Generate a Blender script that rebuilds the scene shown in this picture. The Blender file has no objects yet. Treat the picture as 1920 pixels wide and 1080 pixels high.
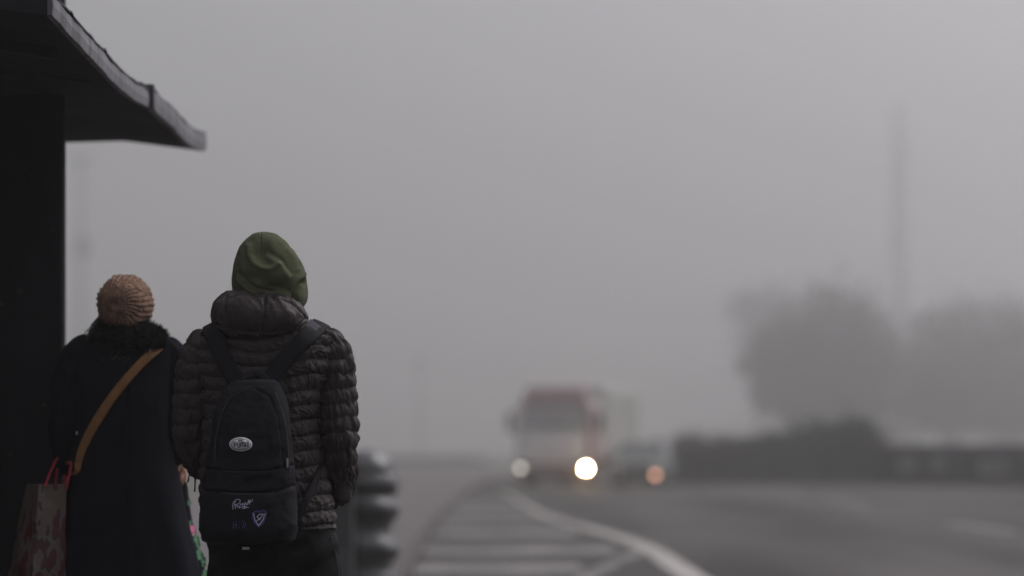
import bpy, bmesh, math, random
import numpy as np
from mathutils import Vector, Matrix
random.seed(7); rng = np.random.default_rng(7)
SC = bpy.context.scene
COL = SC.collection

# ------------------------------------------------------------ camera, sky, sun, exposure
F, HZ, CAMH = 4533.0, 844.0, 1.063          # focal length in photo pixels, horizon row, lens height
cam_d = bpy.data.cameras.new('camera'); cam = bpy.data.objects.new('camera', cam_d); COL.objects.link(cam)
cam.location = (0, 0, CAMH); cam.rotation_euler = (math.radians(90), 0, 0)
cam_d.sensor_width = 36.0; cam_d.lens = F * 36 / 1920
cam_d.shift_y = (HZ - 540) / 1920
cam_d.clip_start = 0.1; cam_d.clip_end = 3000
cam_d.dof.use_dof = True; cam_d.dof.focus_distance = 8.08; cam_d.dof.aperture_fstop = 1.24; cam_d.dof.aperture_blades = 0
SC.camera = cam
world = bpy.data.worlds.new('World'); SC.world = world; world.use_nodes = True
nt = world.node_tree; nt.nodes.clear()
sky = nt.nodes.new('ShaderNodeTexSky'); sky.sky_type = 'NISHITA'; sky.sun_disc = False
SUN_EL, SUN_ROT = math.radians(50), math.radians(60)
sky.sun_elevation = SUN_EL; sky.sun_rotation = SUN_ROT; sky.air_density = 1.5; sky.dust_density = 6
hs = nt.nodes.new('ShaderNodeHueSaturation'); hs.inputs['Saturation'].default_value = 0.10   # cloud deck takes the blue out
tint = nt.nodes.new('ShaderNodeMix'); tint.data_type = 'RGBA'; tint.blend_type = 'MULTIPLY'; tint.inputs[0].default_value = 1.0
tint.inputs[7].default_value = (0.965, 0.95, 1.01, 1)
bg = nt.nodes.new('ShaderNodeBackground'); bg.inputs['Strength'].default_value = 0.112
wo = nt.nodes.new('ShaderNodeOutputWorld')
nt.links.new(sky.outputs[0], hs.inputs['Color']); nt.links.new(hs.outputs[0], tint.inputs[6])
# overcast deck: brighter overhead than at the horizon
geo = nt.nodes.new('ShaderNodeTexCoord'); sxyz = nt.nodes.new('ShaderNodeSeparateXYZ'); nt.links.new(geo.outputs['Generated'], sxyz.inputs[0])
cie = nt.nodes.new('ShaderNodeMapRange'); cie.inputs['From Min'].default_value = 0; cie.inputs['From Max'].default_value = 1; cie.inputs['To Min'].default_value = .85; cie.inputs['To Max'].default_value = 1.6
nt.links.new(sxyz.outputs[2], cie.inputs['Value'])
tint2 = nt.nodes.new('ShaderNodeVectorMath'); tint2.operation = 'SCALE'; nt.links.new(tint.outputs[2], tint2.inputs[0]); nt.links.new(cie.outputs[0], tint2.inputs['Scale'])
nt.links.new(tint2.outputs[0], bg.inputs['Color']); nt.links.new(bg.outputs[0], wo.inputs['Surface'])
sd = bpy.data.lights.new('sun', 'SUN'); sd.energy = 0.5; sd.angle = math.radians(60); sd.color = (1, 0.97, 0.93)
sun = bpy.data.objects.new('sun', sd); COL.objects.link(sun)
sun.rotation_euler = (math.radians(90) - SUN_EL, 0, -SUN_ROT + math.pi)
# aim the lamp away from the sky's sun direction
sdir = Vector((math.sin(SUN_ROT) * math.cos(SUN_EL), math.cos(SUN_ROT) * math.cos(SUN_EL), math.sin(SUN_EL)))
sun.rotation_euler = sdir.to_track_quat('Z', 'Y').to_euler()
SC.view_settings.view_transform = 'Standard'; SC.view_settings.look = 'None'
SC.view_settings.exposure = 0.0; SC.view_settings.gamma = 1.0; SC.view_settings.use_curve_mapping = False
SC.render.engine = 'CYCLES'
cy = SC.cycles
cy.max_bounces = 10; cy.diffuse_bounces = 3; cy.glossy_bounces = 3; cy.volume_bounces = 6; cy.transmission_bounces = 4
cy.use_denoising = True; cy.use_adaptive_sampling = False
cy.sample_clamp_indirect = 8.0; cy.caustics_reflective = False; cy.caustics_refractive = False

SIGMA = 0.0031

# ------------------------------------------------------------ helpers
def WP(px, py, D): return Vector(((px - 960) * D / F, D, CAMH + (HZ - py) * D / F))
def ROADZ(): return -0.10
def GP(px, py, z=-0.10):
    D = (CAMH - z) * F / (py - HZ)
    return Vector(((px - 960) * D / F, D, z))
def tag(o, label=None, cat=None, group=None, kind=None):
    if label: o['label'] = label
    if cat: o['category'] = cat
    if group: o['group'] = group
    if kind: o['kind'] = kind
    return o
def empty(name, loc=(0, 0, 0), rz=0.0):
    o = bpy.data.objects.new(name, None); COL.objects.link(o); o.location = loc; o.rotation_euler = (0, 0, rz)
    o.empty_display_size = 0.2
    return o
def mk(name, verts, faces, mat, parent=None, smooth=True, world=True):
    me = bpy.data.meshes.new(name); me.from_pydata([tuple(map(float, v)) for v in verts], [], [tuple(map(int, f)) for f in faces]); me.update()
    if smooth: me.polygons.foreach_set('use_smooth', [True] * len(me.polygons))
    o = bpy.data.objects.new(name, me); COL.objects.link(o)
    if mat: me.materials.append(mat)
    if parent:
        o.parent = parent
        if world: o.matrix_parent_inverse = (Matrix.Translation(parent_world(parent)) @ parent_rot(parent)).inverted()
    return o
def parent_world(p):
    v = Vector((0, 0, 0))
    q = p
    while q: v = v + Vector(q.location); q = q.parent
    return v
def parent_rot(p):
    return p.rotation_euler.to_matrix().to_4x4()
def bm_obj(name, bm, mat, parent=None, smooth=False):
    me = bpy.data.meshes.new(name); bm.to_mesh(me); bm.free()
    if smooth: me.polygons.foreach_set('use_smooth', [True] * len(me.polygons))
    if mat: me.materials.append(mat)
    o = bpy.data.objects.new(name, me); COL.objects.link(o)
    if parent: o.parent = parent
    return o
def box_bm(bm, size, loc, bevel=0.0, seg=2, taper=None, rot=None):
    r = bmesh.ops.create_cube(bm, size=1.0)
    vs = r['verts']
    for v in vs:
        v.co.x *= size[0]; v.co.y *= size[1]; v.co.z *= size[2]
        if taper and v.co.z > 0: v.co.x *= taper[0]; v.co.y = v.co.y * taper[1] + taper[2]
    if bevel:
        es = list({e for v in vs for e in v.link_edges})
        vs = bmesh.ops.bevel(bm, geom=es, offset=bevel, segments=seg, affect='EDGES', profile=0.5)['verts']
    M = Matrix.Translation(loc) @ (rot.to_4x4() if rot else Matrix.Identity(4))
    bmesh.ops.transform(bm, matrix=M, verts=list(set(vs)) if bevel else vs)
def box(name, size, loc, mat, parent=None, bevel=0.01, seg=2, taper=None, rot=None, smooth=False):
    bm = bmesh.new(); box_bm(bm, size, Vector(loc), bevel, seg, taper, rot)
    return bm_obj(name, bm, mat, parent, smooth)
def lathe(name, prof, mat, parent=None, seg=40, loc=(0, 0, 0), axis='z'):
    V, Fc = [], []
    n = len(prof)
    for (r, z) in prof:
        for k in range(seg):
            a = 2 * math.pi * k / seg
            p = (r * math.cos(a), r * math.sin(a), z)
            if axis == 'y': p = (p[0], p[2], p[1])
            if axis == 'x': p = (p[2], p[0], p[1])
            V.append((p[0] + loc[0], p[1] + loc[1], p[2] + loc[2]))
    for i in range(n - 1):
        for k in range(seg):
            a, b = i * seg + k, i * seg + (k + 1) % seg
            Fc.append((a, b, b + seg, a + seg))
    Fc.append(tuple(range(seg))[::-1]); Fc.append(tuple((n - 1) * seg + k for k in range(seg)))
    return mk(name, V, Fc, mat, parent, world=False)
def tube_arrays(pts, rads, seg=10):
    pts = [Vector(p) for p in pts]; V, Fc = [], []
    n = len(pts); up0 = Vector((0.13, 0.27, 0.95))
    for i, p in enumerate(pts):
        t = (pts[min(i + 1, n - 1)] - pts[max(i - 1, 0)]).normalized()
        s = t.cross(up0)
        if s.length < 1e-3: s = t.cross(Vector((1, 0, 0)))
        s.normalize(); u = s.cross(t)
        r = rads[i] if hasattr(rads, '__len__') else rads
        for k in range(seg):
            a = 2 * math.pi * k / seg
            V.append(p + s * (r * math.cos(a)) + u * (r * math.sin(a)))
    for i in range(n - 1):
        for k in range(seg):
            a, b = i * seg + k, i * seg + (k + 1) % seg
            Fc.append((a, b, b + seg, a + seg))
    Fc.append(tuple(range(seg))[::-1]); Fc.append(tuple((n - 1) * seg + k for k in range(seg)))
    return V, Fc
def tubes(name, list_of, mat, parent=None, seg=8, world=True):
    V, Fc = [], []
    for pts, r in list_of:
        v, f = tube_arrays(pts, r, seg); o = len(V); V += v; Fc += [tuple(i + o for i in q) for q in f]
    return mk(name, V, Fc, mat, parent, world=world)

# numpy value noise -----------------------------------------------------------
_perm = rng.random((64, 64, 64))
def vnoise(x, y, z):
    x, y, z = np.broadcast_arrays(np.asarray(x, float), np.asarray(y, float), np.asarray(z, float))
    xi, yi, zi = np.floor(x).astype(int), np.floor(y).astype(int), np.floor(z).astype(int)
    fx, fy, fz = x - xi, y - yi, z - zi
    fx, fy, fz = [f * f * (3 - 2 * f) for f in (fx, fy, fz)]
    g = lambda a, b, c: _perm[(xi + a) & 63, (yi + b) & 63, (zi + c) & 63]
    def L(a, b, t): return a + (b - a) * t
    return L(L(L(g(0,0,0), g(1,0,0), fx), L(g(0,1,0), g(1,1,0), fx), fy), L(L(g(0,0,1), g(1,0,1), fx), L(g(0,1,1), g(1,1,1), fx), fy), fz) * 2 - 1
def fbm(x, y, z, o=4):
    s = 0; a = 1.0
    for i in range(o):
        s = s + a * vnoise(x * 2**i + 13.7 * i, y * 2**i + 5.1 * i, z * 2**i + 9.3 * i); a *= 0.5
    return s
def smooth_interp(x, xs, ys, w=0.0):
    xs = np.asarray(xs, float); ys = np.asarray(ys, float)
    # monotone-ish cubic through the points
    if xs[0] > xs[-1]: xs, ys = xs[::-1], ys[::-1]
    m = np.gradient(ys, xs); x = np.clip(np.asarray(x, float), xs[0], xs[-1])
    i = np.clip(np.searchsorted(xs, x) - 1, 0, len(xs) - 2); h = xs[i + 1] - xs[i]; t = (x - xs[i]) / h
    return (2*t**3 - 3*t**2 + 1) * ys[i] + (t**3 - 2*t**2 + t) * h * m[i] + (-2*t**3 + 3*t**2) * ys[i+1] + (t**3 - t**2) * h * m[i+1]
def grid_normals(P):
    du = np.roll(P, -1, 1) - np.roll(P, 1, 1)
    dv = np.gradient(P, axis=0)
    n = np.cross(du, dv); l = np.linalg.norm(n, axis=2, keepdims=True); l[l < 1e-12] = 1
    return n / l
def grid_obj(name, P, mat, parent=None, caps=True):
    R, N, _ = P.shape
    V = P.reshape(-1, 3)
    i = np.arange(R - 1)[:, None] * N; k = np.arange(N)[None, :]; k2 = (k + 1) % N
    Fc = np.stack([i + k, i + k2, i + N + k2, i + N + k], -1).reshape(-1, 4).tolist()
    if caps:
        Fc.append(list(range(N))[::-1]); Fc.append([(R - 1) * N + q for q in range(N)])
    return mk(name, V, Fc, mat, parent)
class Loft:
    """stack of rounded cross-sections given by left / right photo columns at depth D"""
    def __init__(s, rows, D, yc=0.0, n=2.4):
        s.D = D; s.n = n
        s.z = np.array([WP(0, r[0], D).z for r in rows]); s.l = np.array([WP(r[1], 0, D).x for r in rows]); s.r = np.array([WP(r[2], 0, D).x for r in rows])
        s.b = np.array([r[3] for r in rows]); s.yc = np.array([(r[4] if len(r) > 4 else yc) for r in rows])
    def at(s, z):
        l = smooth_interp(z, s.z, s.l); r = smooth_interp(z, s.z, s.r); b = smooth_interp(z, s.z, s.b); yc = smooth_interp(z, s.z, s.yc)
        return (l + r) / 2, (r - l) / 2, b, yc
    def grid(s, R, N):
        zs = np.linspace(s.z.min(), s.z.max(), R); cx, a, b, yc = s.at(zs)
        th = np.linspace(0, 2 * np.pi, N, endpoint=False); c, d = np.cos(th), np.sin(th)
        e = 2.0 / s.n
        X = cx[:, None] + a[:, None] * (np.sign(c) * np.abs(c) ** e)[None]
        Y = s.D + yc[:, None] + b[:, None] * (np.sign(d) * np.abs(d) ** e)[None]
        return np.stack([X, Y, np.repeat(zs[:, None], N, 1)], -1)
    def back(s, x, z):
        cx, a, b, yc = s.at(z); u = np.clip(np.abs((x - cx) / a), 0, 0.999)
        return float(s.D + yc - b * (1 - u ** s.n) ** (1 / s.n))
def ribbon(name, pts, normals, width, thick, mat, parent=None, sub=6, round_=True):
    pts = np.array([list(p) for p in pts]); t0 = np.arange(len(pts)); tt = np.linspace(0, len(pts) - 1, (len(pts) - 1) * sub + 1)
    P = np.stack([smooth_interp(tt, t0, pts[:, k]) for k in range(3)], -1)
    nn = np.array([list(n) for n in normals], float); Nn = np.stack([np.interp(tt, t0, nn[:, k]) for k in range(3)], -1)
    W = np.interp(tt, t0, width) if hasattr(width, '__len__') else np.full(len(tt), width)
    V, Fc = [], []
    T = np.gradient(P, axis=0)
    prof = [(-.5, -.25), (-.47, .35), (-.3, .5), (0, .55), (.3, .5), (.47, .35), (.5, -.25), (0, -.5)]
    for i in range(len(P)):
        t = Vector(T[i]).normalized(); n = Vector(Nn[i]).normalized(); n = (n - t * n.dot(t)).normalized(); s_ = t.cross(n)
        for (a, b) in prof: V.append(Vector(P[i]) + s_ * (a * W[i]) + n * (b * thick))
    m = len(prof)
    for i in range(len(P) - 1):
        for k in range(m): Fc.append((i*m+k, i*m+(k+1) % m, (i+1)*m+(k+1) % m, (i+1)*m+k))
    Fc.append(tuple(range(m))[::-1]); Fc.append(tuple((len(P)-1)*m+k for k in range(m)))
    return mk(name, V, Fc, mat, parent)

# ------------------------------------------------------------ materials
def mat(name, col, rough=0.7, metal=0.0, spec=0.5, noise=None, bump=None, sheen=0.0, emit=None, coat=0.0, wave=None, coords='Object'):
    """noise=(scale, colour2, detail, stretch_xyz, contrast) ; bump=(scale, strength, distance, stretch)"""
    m = bpy.data.materials.new(name); m.use_nodes = True; nt = m.node_tree; b = nt.nodes['Principled BSDF']
    b.inputs['Base Color'].default_value = (*col, 1); b.inputs['Roughness'].default_value = rough; b.inputs['Metallic'].default_value = metal
    b.inputs['Specular IOR Level'].default_value = spec; b.inputs['Sheen Weight'].default_value = sheen; b.inputs['Coat Weight'].default_value = coat
    tc = nt.nodes.new('ShaderNodeTexCoord')
    def mapped(st):
        mp = nt.nodes.new('ShaderNodeMapping'); mp.inputs['Scale'].default_value = st; nt.links.new(tc.outputs[coords], mp.inputs['Vector']); return mp.outputs[0]
    if noise:
        sc, c2, det, st, con = noise
        n = nt.nodes.new('ShaderNodeTexNoise'); n.inputs['Scale'].default_value = sc; n.inputs['Detail'].default_value = det
        nt.links.new(mapped(st), n.inputs['Vector'])
        r = nt.nodes.new('ShaderNodeValToRGB'); r.color_ramp.elements[0].position = 0.5 - con; r.color_ramp.elements[1].position = 0.5 + con
        r.color_ramp.elements[0].color = (*col, 1); r.color_ramp.elements[1].color = (*c2, 1)
        nt.links.new(n.outputs['Fac'], r.inputs[0]); nt.links.new(r.outputs[0], b.inputs['Base Color'])
    if bump:
        sc, stg, dist, st = bump
        n = nt.nodes.new('ShaderNodeTexNoise'); n.inputs['Scale'].default_value = sc; n.inputs['Detail'].default_value = 4
        nt.links.new(mapped(st), n.inputs['Vector'])
        bp = nt.nodes.new('ShaderNodeBump'); bp.inputs['Strength'].default_value = stg; bp.inputs['Distance'].default_value = dist
        nt.links.new(n.outputs['Fac'], bp.inputs['Height']); nt.links.new(bp.outputs[0], b.inputs['Normal'])
    if emit:
        b.inputs['Emission Color'].default_value = (*emit[0], 1); b.inputs['Emission Strength'].default_value = emit[1]
    return m
M = {}
M['asphalt'] = mat('asphalt', (.036, .033, .032), .8, spec=.12, noise=(.5, (.088, .082, .079), 8, (1, .14, 1), .16), bump=(60, .25, .004, (1, 1, 1)))
M['ground'] = mat('soil_and_grass', (.06, .06, .05), .95, noise=(.3, (.09, .085, .07), 6, (1, 1, 1), .2), bump=(8, .6, .05, (1, 1, 1)))
M['kerb'] = mat('kerb_concrete', (.10, .09, .088), .8, spec=.15, noise=(3, (.075, .067, .066), 5, (1, 1, 1), .2))
M['paint'] = mat('worn_road_paint', (.44, .415, .385), .8, spec=.15, noise=(1.6, (.20, .19, .18), 8, (1, 1, 1), .22))
M['paint_hatch'] = mat('dirty_hatch_paint', (.24, .23, .222), .8, spec=.15, noise=(1.1, (.08, .076, .073), 8, (1, 1, 1), .15))
M['paint_faint'] = mat('faded_road_paint', (.40, .385, .37), .8, spec=.15, noise=(2.0, (.25, .24, .235), 8, (1, 1, 1), .15))
def brick_mat():
    m = bpy.data.materials.new('pinkish_pavers'); m.use_nodes = True; nt = m.node_tree; b = nt.nodes['Principled BSDF']
    tc = nt.nodes.new('ShaderNodeTexCoord'); br = nt.nodes.new('ShaderNodeTexBrick'); br.inputs['Scale'].default_value = 1
    br.inputs['Brick Width'].default_value = .22; br.inputs['Row Height'].default_value = .11; br.inputs['Mortar Size'].default_value = .006
    br.inputs['Color1'].default_value = (.125, .112, .110, 1); br.inputs['Color2'].default_value = (.098, .088, .087, 1); br.inputs['Mortar'].default_value = (.05, .046, .044, 1)
    nt.links.new(tc.outputs['Object'], br.inputs['Vector']); nt.links.new(br.outputs['Color'], b.inputs['Base Color'])
    bp = nt.nodes.new('ShaderNodeBump'); bp.inputs['Distance'].default_value = .004; bp.invert = True
    nt.links.new(br.outputs['Fac'], bp.inputs['Height']); nt.links.new(bp.outputs[0], b.inputs['Normal']); b.inputs['Roughness'].default_value = .7; b.inputs['Specular IOR Level'].default_value = .2
    return m
M['pavers'] = brick_mat()
M['leaf'] = mat('dull_foliage', (.035, .042, .028), .8, noise=(1.5, (.055, .06, .04), 4, (1, 1, 1), .2))
M['hedge'] = mat('dark_hedge_foliage', (.10, .10, .096), .85, noise=(1.5, (.14, .14, .13), 4, (1, 1, 1), .2))
M['bark'] = mat('bark', (.05, .042, .035), .9, bump=(10, .6, .03, (1, 1, .2)))
M['wall_dark'] = mat('dark_stained_wall', (.095, .09, .091), .85, noise=(.8, (.05, .048, .048), 5, (1, 1, .4), .2))
M['wall_pale'] = mat('pale_patch', (.24, .235, .23), .8, noise=(3, (.14, .137, .135), 5, (1, 1, 1), .2))
M['mast'] = mat('galvanised_steel', (.16, .16, .165), .6, metal=.3)
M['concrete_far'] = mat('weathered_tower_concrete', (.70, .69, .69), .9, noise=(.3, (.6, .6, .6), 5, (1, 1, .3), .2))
M['column'] = mat('black_painted_column', (.007, .006, .008), .8, spec=.1, noise=(4, (.018, .016, .019), 6, (1, 1, .4), .2), bump=(25, .3, .004, (1, 1, .4)))
M['soffit'] = mat('dark_roof_soffit', (.020, .017, .018), .9, spec=.1, noise=(3, (.032, .03, .03), 6, (1, 1, 1), .2), bump=(14, .4, .006, (1, 1, 1)))
M['endface'] = mat('dark_blue_grey_roof_end', (.013, .012, .017), .8, spec=.1, noise=(6, (.02, .019, .024), 5, (1, 1, 1), .2))
def fascia_mat():
    m = mat('streaked_grey_fascia', (.19, .186, .20), .8, noise=(22, (.09, .088, .095), 7, (1, 1, .10), .16), bump=(30, .5, .006, (1, 1, .2)))
    return m
M['fascia'] = fascia_mat()
M['sheet'] = mat('dark_roof_sheet', (.03, .03, .033), .7)
M['beam'] = mat('greenish_beam', (.022, .026, .024), .8, spec=.1)
M['hood'] = mat('olive_fleece', (.076, .085, .046), .9, spec=.1, sheen=.02, noise=(11, (.054, .061, .033), 5, (1, 1, 1), .25), bump=(420, .35, .0012, (1, 1, 1)))
M['jacket'] = mat('brown_black_nylon', (.039, .0295, .0285), .55, spec=.18, noise=(10, (.023, .018, .0175), 5, (1, 1, 1), .25), bump=(55, .6, .004, (1.6, 1.6, .5)))
M['trouser'] = mat('black_trouser', (.006, .0055, .0065), .8, spec=.12, bump=(14, .5, .006, (1, 1, .3)))
M['pack'] = mat('black_canvas', (.0065, .006, .0085), .8, spec=.1, noise=(9, (.0095, .009, .012), 5, (1, 1, 1), .25), bump=(300, .3, .001, (1, 1, 1)))
M['strap_black'] = mat('black_strap_webbing', (.0065, .006, .009), .75, spec=.1, bump=(260, .3, .001, (1, 1, 1)))
M['piping'] = mat('charcoal_piping', (.022, .021, .026), .6, spec=.25)
M['navy'] = mat('navy_black_wool', (.006, .0062, .0095), .95, spec=.08, noise=(8, (.008, .0083, .012), 5, (1, 1, 1), .25), bump=(120, .4, .002, (1, 1, 1)))
M['fur'] = mat('black_fake_fur', (.006, .0056, .0063), .8, spec=.15)
M['knit'] = mat('brown_knit', (.26, .165, .118), .95, spec=.1, noise=(38, (.15, .092, .066), 6, (1, 1, 1), .22), bump=(150, .9, .005, (1, 1, 1)))
M['tan'] = mat('tan_leather', (.23, .115, .045), .7, spec=.2, noise=(20, (.17, .085, .033), 4, (1, 1, 1), .2))
M['skin'] = mat('skin', (.42, .22, .16), .5)
M['hair'] = mat('dark_hair', (.012, .009, .008), .5)
M['eye'] = mat('eye_white', (.7, .68, .65), .2)
M['iris'] = mat('dark_iris', (.02, .015, .012), .1)
M['shoe'] = mat('dark_shoe', (.02, .02, .02), .5)
M['sole'] = mat('grey_sole', (.15, .15, .15), .7)
M['patch'] = mat('white_print', (.66, .66, .68), .6)
M['patch_grey'] = mat('grey_print', (.22, .22, .24), .6)
M['patch_black'] = mat('black_print', (.01, .01, .012), .6)
M['blue_print'] = mat('blue_print', (.045, .05, .2), .6)
M['lilac_print'] = mat('lilac_print', (.33, .33, .45), .6)
M['red_cord'] = mat('red_handle', (.24, .006, .018), .6)
M['green_leaf_print'] = mat('green_leaf_print', (.045, .21, .09), .7, noise=(60, (.02, .08, .035), 3, (1, 1, 1), .2))
M['pink_print'] = mat('pink_rose_print', (.62, .18, .32), .7, noise=(60, (.4, .06, .16), 3, (1, 1, 1), .2))
M['bin'] = mat('glossy_dark_bin', (.028, .028, .03), .34, spec=.5, coat=.15, noise=(5, (.05, .05, .052), 4, (1, 1, 1), .2))
M['chrome'] = mat('zip_metal', (.35, .35, .36), .3, metal=.9)
M['tag_grey'] = mat('reflective_grey_tag', (.26, .26, .29), .5)
M['red_paint'] = mat('dull_red_truck_paint', (.37, .26, .262), .5, noise=(2, (.32, .235, .24), 4, (1, 1, 1), .2))
M['white_paint'] = mat('dirty_white_truck_paint', (.88, .86, .86), .5, noise=(2, (.76, .75, .745), 4, (1, 1, 1), .2))
M['cargo'] = mat('grey_green_cargo_tarpaulin', (.44, .435, .405), .7, noise=(2, (.37, .365, .345), 4, (1, 1, 1), .2))
M['glass'] = mat('haze_tinted_vehicle_glass', (.42, .42, .43), .45, spec=.5)  # pale base colour imitates fog haze and reflection on the panes
M['rubber'] = mat('tyre_rubber', (.07, .068, .068), .85)
M['rim'] = mat('steel_rim', (.25, .25, .25), .45, metal=.6)
M['black_plastic'] = mat('black_plastic', (.10, .098, .098), .7)
M['car_paint'] = mat('grey_green_car_paint', (.15, .162, .162), .6, spec=.2)
M['lamp_on'] = mat('lit_headlamp', (.9, .85, .75), .3, emit=((1, .70, .34), 420))
M['lamp_dim'] = mat('dim_headlamp', (.9, .88, .84), .3, emit=((1, .93, .78), 3.2))
M['fog_lamp'] = mat('orange_fog_lamp', (.9, .5, .4), .3, emit=((1, .50, .32), 3.6))
def flowers_mat():
    m = bpy.data.materials.new('rose_printed_bag'); m.use_nodes = True; nt = m.node_tree; b = nt.nodes['Principled BSDF']; b.inputs['Roughness'].default_value = .5
    tc = nt.nodes.new('ShaderNodeTexCoord'); mp = nt.nodes.new('ShaderNodeMapping'); mp.inputs['Scale'].default_value = (1, 1, .42)
    nt.links.new(tc.outputs['Object'], mp.inputs[0])
    vo = nt.nodes.new('ShaderNodeTexVoronoi'); vo.inputs['Scale'].default_value = 40; nz = nt.nodes.new('ShaderNodeTexNoise'); nz.inputs['Scale'].default_value = 22; nz.inputs['Detail'].default_value = 5
    nt.links.new(mp.outputs[0], vo.inputs['Vector']); nt.links.new(mp.outputs[0], nz.inputs['Vector'])
    r1 = nt.nodes.new('ShaderNodeValToRGB'); e = r1.color_ramp.elements; e[0].position = .40; e[0].color = (.06, .007, .010, 1); e[1].position = .66; e[1].color = (.085, .060, .048, 1)
    q = r1.color_ramp.elements.new(.50); q.color = (.02, .010, .011, 1); q = r1.color_ramp.elements.new(.58); q.color = (.10, .10, .10, 1)
    mixv = nt.nodes.new('ShaderNodeMath'); mixv.operation = 'ADD'; nt.links.new(vo.outputs['Distance'], mixv.inputs[0])
    ms = nt.nodes.new('ShaderNodeMath'); ms.operation = 'MULTIPLY_ADD'; ms.inputs[1].default_value = 2.2; ms.inputs[2].default_value = -1.10
    nt.links.new(nz.outputs['Fac'], ms.inputs[0]); nt.links.new(ms.outputs[0], mixv.inputs[1])
    # the print starts below a beige band along the top of the bag
    sx = nt.nodes.new('ShaderNodeSeparateXYZ'); nt.links.new(tc.outputs['Object'], sx.inputs[0])
    mr = nt.nodes.new('ShaderNodeMapRange'); mr.inputs['From Min'].default_value = .30; mr.inputs['From Max'].default_value = .36; mr.inputs['To Min'].default_value = 0; mr.inputs['To Max'].default_value = .28
    nt.links.new(sx.outputs[2], mr.inputs['Value'])
    ad = nt.nodes.new('ShaderNodeMath'); ad.operation = 'ADD'; nt.links.new(mixv.outputs[0], ad.inputs[0]); nt.links.new(mr.outputs[0], ad.inputs[1])
    nt.links.new(ad.outputs[0], r1.inputs[0]); nt.links.new(r1.outputs[0], b.inputs['Base Color'])
    return m
M['roses'] = flowers_mat()

# ------------------------------------------------------------ ground, road, pavement
def sheet(name, pts, z, mt, parent=None, kind='structure'):
    o = mk(name, [(p[0], p[1], z) for p in pts], [tuple(range(len(pts)))], mt, parent, smooth=False)
    if not parent and kind: o['kind'] = kind
    return o
KERB = [(-.25, -10), (-.30, 2), (-.42, 9), (-.68, 14), (-.90, 20.4), (-1.12, 34), (-1.22, 56), (-.8, 85), (1.5, 120), (9, 180), (40, 300)]
def strip(name, L, R, z, mt, parent=None, kind='structure', thick=0.0):
    V, Fc = [], []
    n = len(L)
    for a, b in zip(L, R): V += [(a[0], a[1], z), (b[0], b[1], z)]
    for i in range(n - 1): Fc.append((2*i, 2*i+1, 2*i+3, 2*i+2))
    if thick:
        m = len(V); V += [(v[0], v[1], z - thick) for v in V[:m]]
        for i in range(n - 1):
            Fc.append((2*i+1, m+2*i+1, m+2*i+3, 2*i+3)); Fc.append((2*i, 2*i+2, m+2*i+2, m+2*i))
        Fc.append((0, m, m + 1, 1)); Fc.append((2*n-2, 2*n-1, m+2*n-1, m+2*n-2))
    o = mk(name, V, Fc, mt, parent, smooth=False)
    if kind and not parent: o['kind'] = kind
    return o
sheet('ground', [(-700, -150), (700, -150), (700, 1200), (-700, 1200)], -.125, M['ground'])
FAR = [(30, -10), (28, 2), (26, 9), (25, 14), (24, 20.4), (21, 34), (19, 56), (16, 82), (13.5, 120), (24, 180), (60, 300)]
road = strip('road', [(x - .2, y) for x, y in KERB], FAR, -.10, M['asphalt'])
strip('pavement', [(x - 5.5, y) for x, y in KERB], [(x - .14, y) for x, y in KERB], 0.0, M['pavers'], thick=.12)
strip('kerb', [(x - .137, y) for x, y in KERB], KERB, 0.003, M['kerb'], thick=.12)
strip('verge_kerb', [(x - .1, y + .0) for x, y in FAR[4:]], [(x + .15, y) for x, y in FAR[4:]], 0.02, M['kerb'], thick=.14)
# painted markings on the carriageway
def line_band(name, pts, w, z=-.096, mt='paint', w2=None):
    P = [Vector((p[0], p[1], 0)) for p in pts]; L, R = [], []
    for i, p in enumerate(P):
        t = (P[min(i+1, len(P)-1)] - P[max(i-1, 0)]).normalized(); s = Vector((t.y, -t.x, 0)) * (1 if not w2 else 1 + (w2 / w - 1) * max(0, i / len(P) - .45) / .55)
        L.append((p - s * w / 2)[:2]); R.append((p + s * w / 2)[:2])
    o = strip(name, L, R, z, M[mt], parent=road, kind=None); return o
edge = [GP(1345, 1110), GP(1295, 1080), GP(1262, 1058), GP(1222, 1032), GP(1170, 1010), GP(1108, 992), GP(1045, 975), GP(1003, 957), GP(968, 936), GP(938, 918)]
t0 = np.arange(len(edge)); tt = np.linspace(0, len(edge) - 1, 40)
edge_s = list(zip(smooth_interp(tt, t0, [p.x for p in edge]), smooth_interp(tt, t0, [p.y for p in edge])))
line_band('edge_line', edge_s, .29, w2=.08)
br = [GP(1080, 1094), GP(1130, 1066), GP(1170, 1049), GP(1200, 1035)]
line_band('branch_line', [(p.x, p.y) for p in br], .20, mt='paint_hatch')
for (py, xl, xr, w) in [(1066, 768, 1105, 1.7), (1031, 782, 1160, 2.0), (1001, 800, 1085, 2.3), (978, 815, 1020, 2.5), (961, 828, 990, 2.7), (948, 842, 965, 2.9)]:
    a, b = GP(xl, py), GP(xr, py)
    o = sheet('hatch_stripe', [(a.x, a.y - w/2), (b.x, b.y - w/2 ), (b.x - .10, b.y + w/2), (a.x, a.y + w/2)], -.096, M['paint_hatch'], parent=road)
for (px, py) in [(1840, 990), (1590, 944), (1480, 921)]:
    p = GP(px, py); line_band('lane_dash', [(p.x + .12, p.y - 2.0), (p.x - .12, p.y + 2.0)], .2, mt='paint_faint')

# ------------------------------------------------------------ bus shelter
sh = empty('bus_shelter', (-2.5, 9.9, 0))
tag(sh, 'dark bus shelter with sagging flat roof, streaked grey fascia and black column', 'bus shelter')
def edge_x(D): return -1.57 + .0303 * (D - 8.2)
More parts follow.
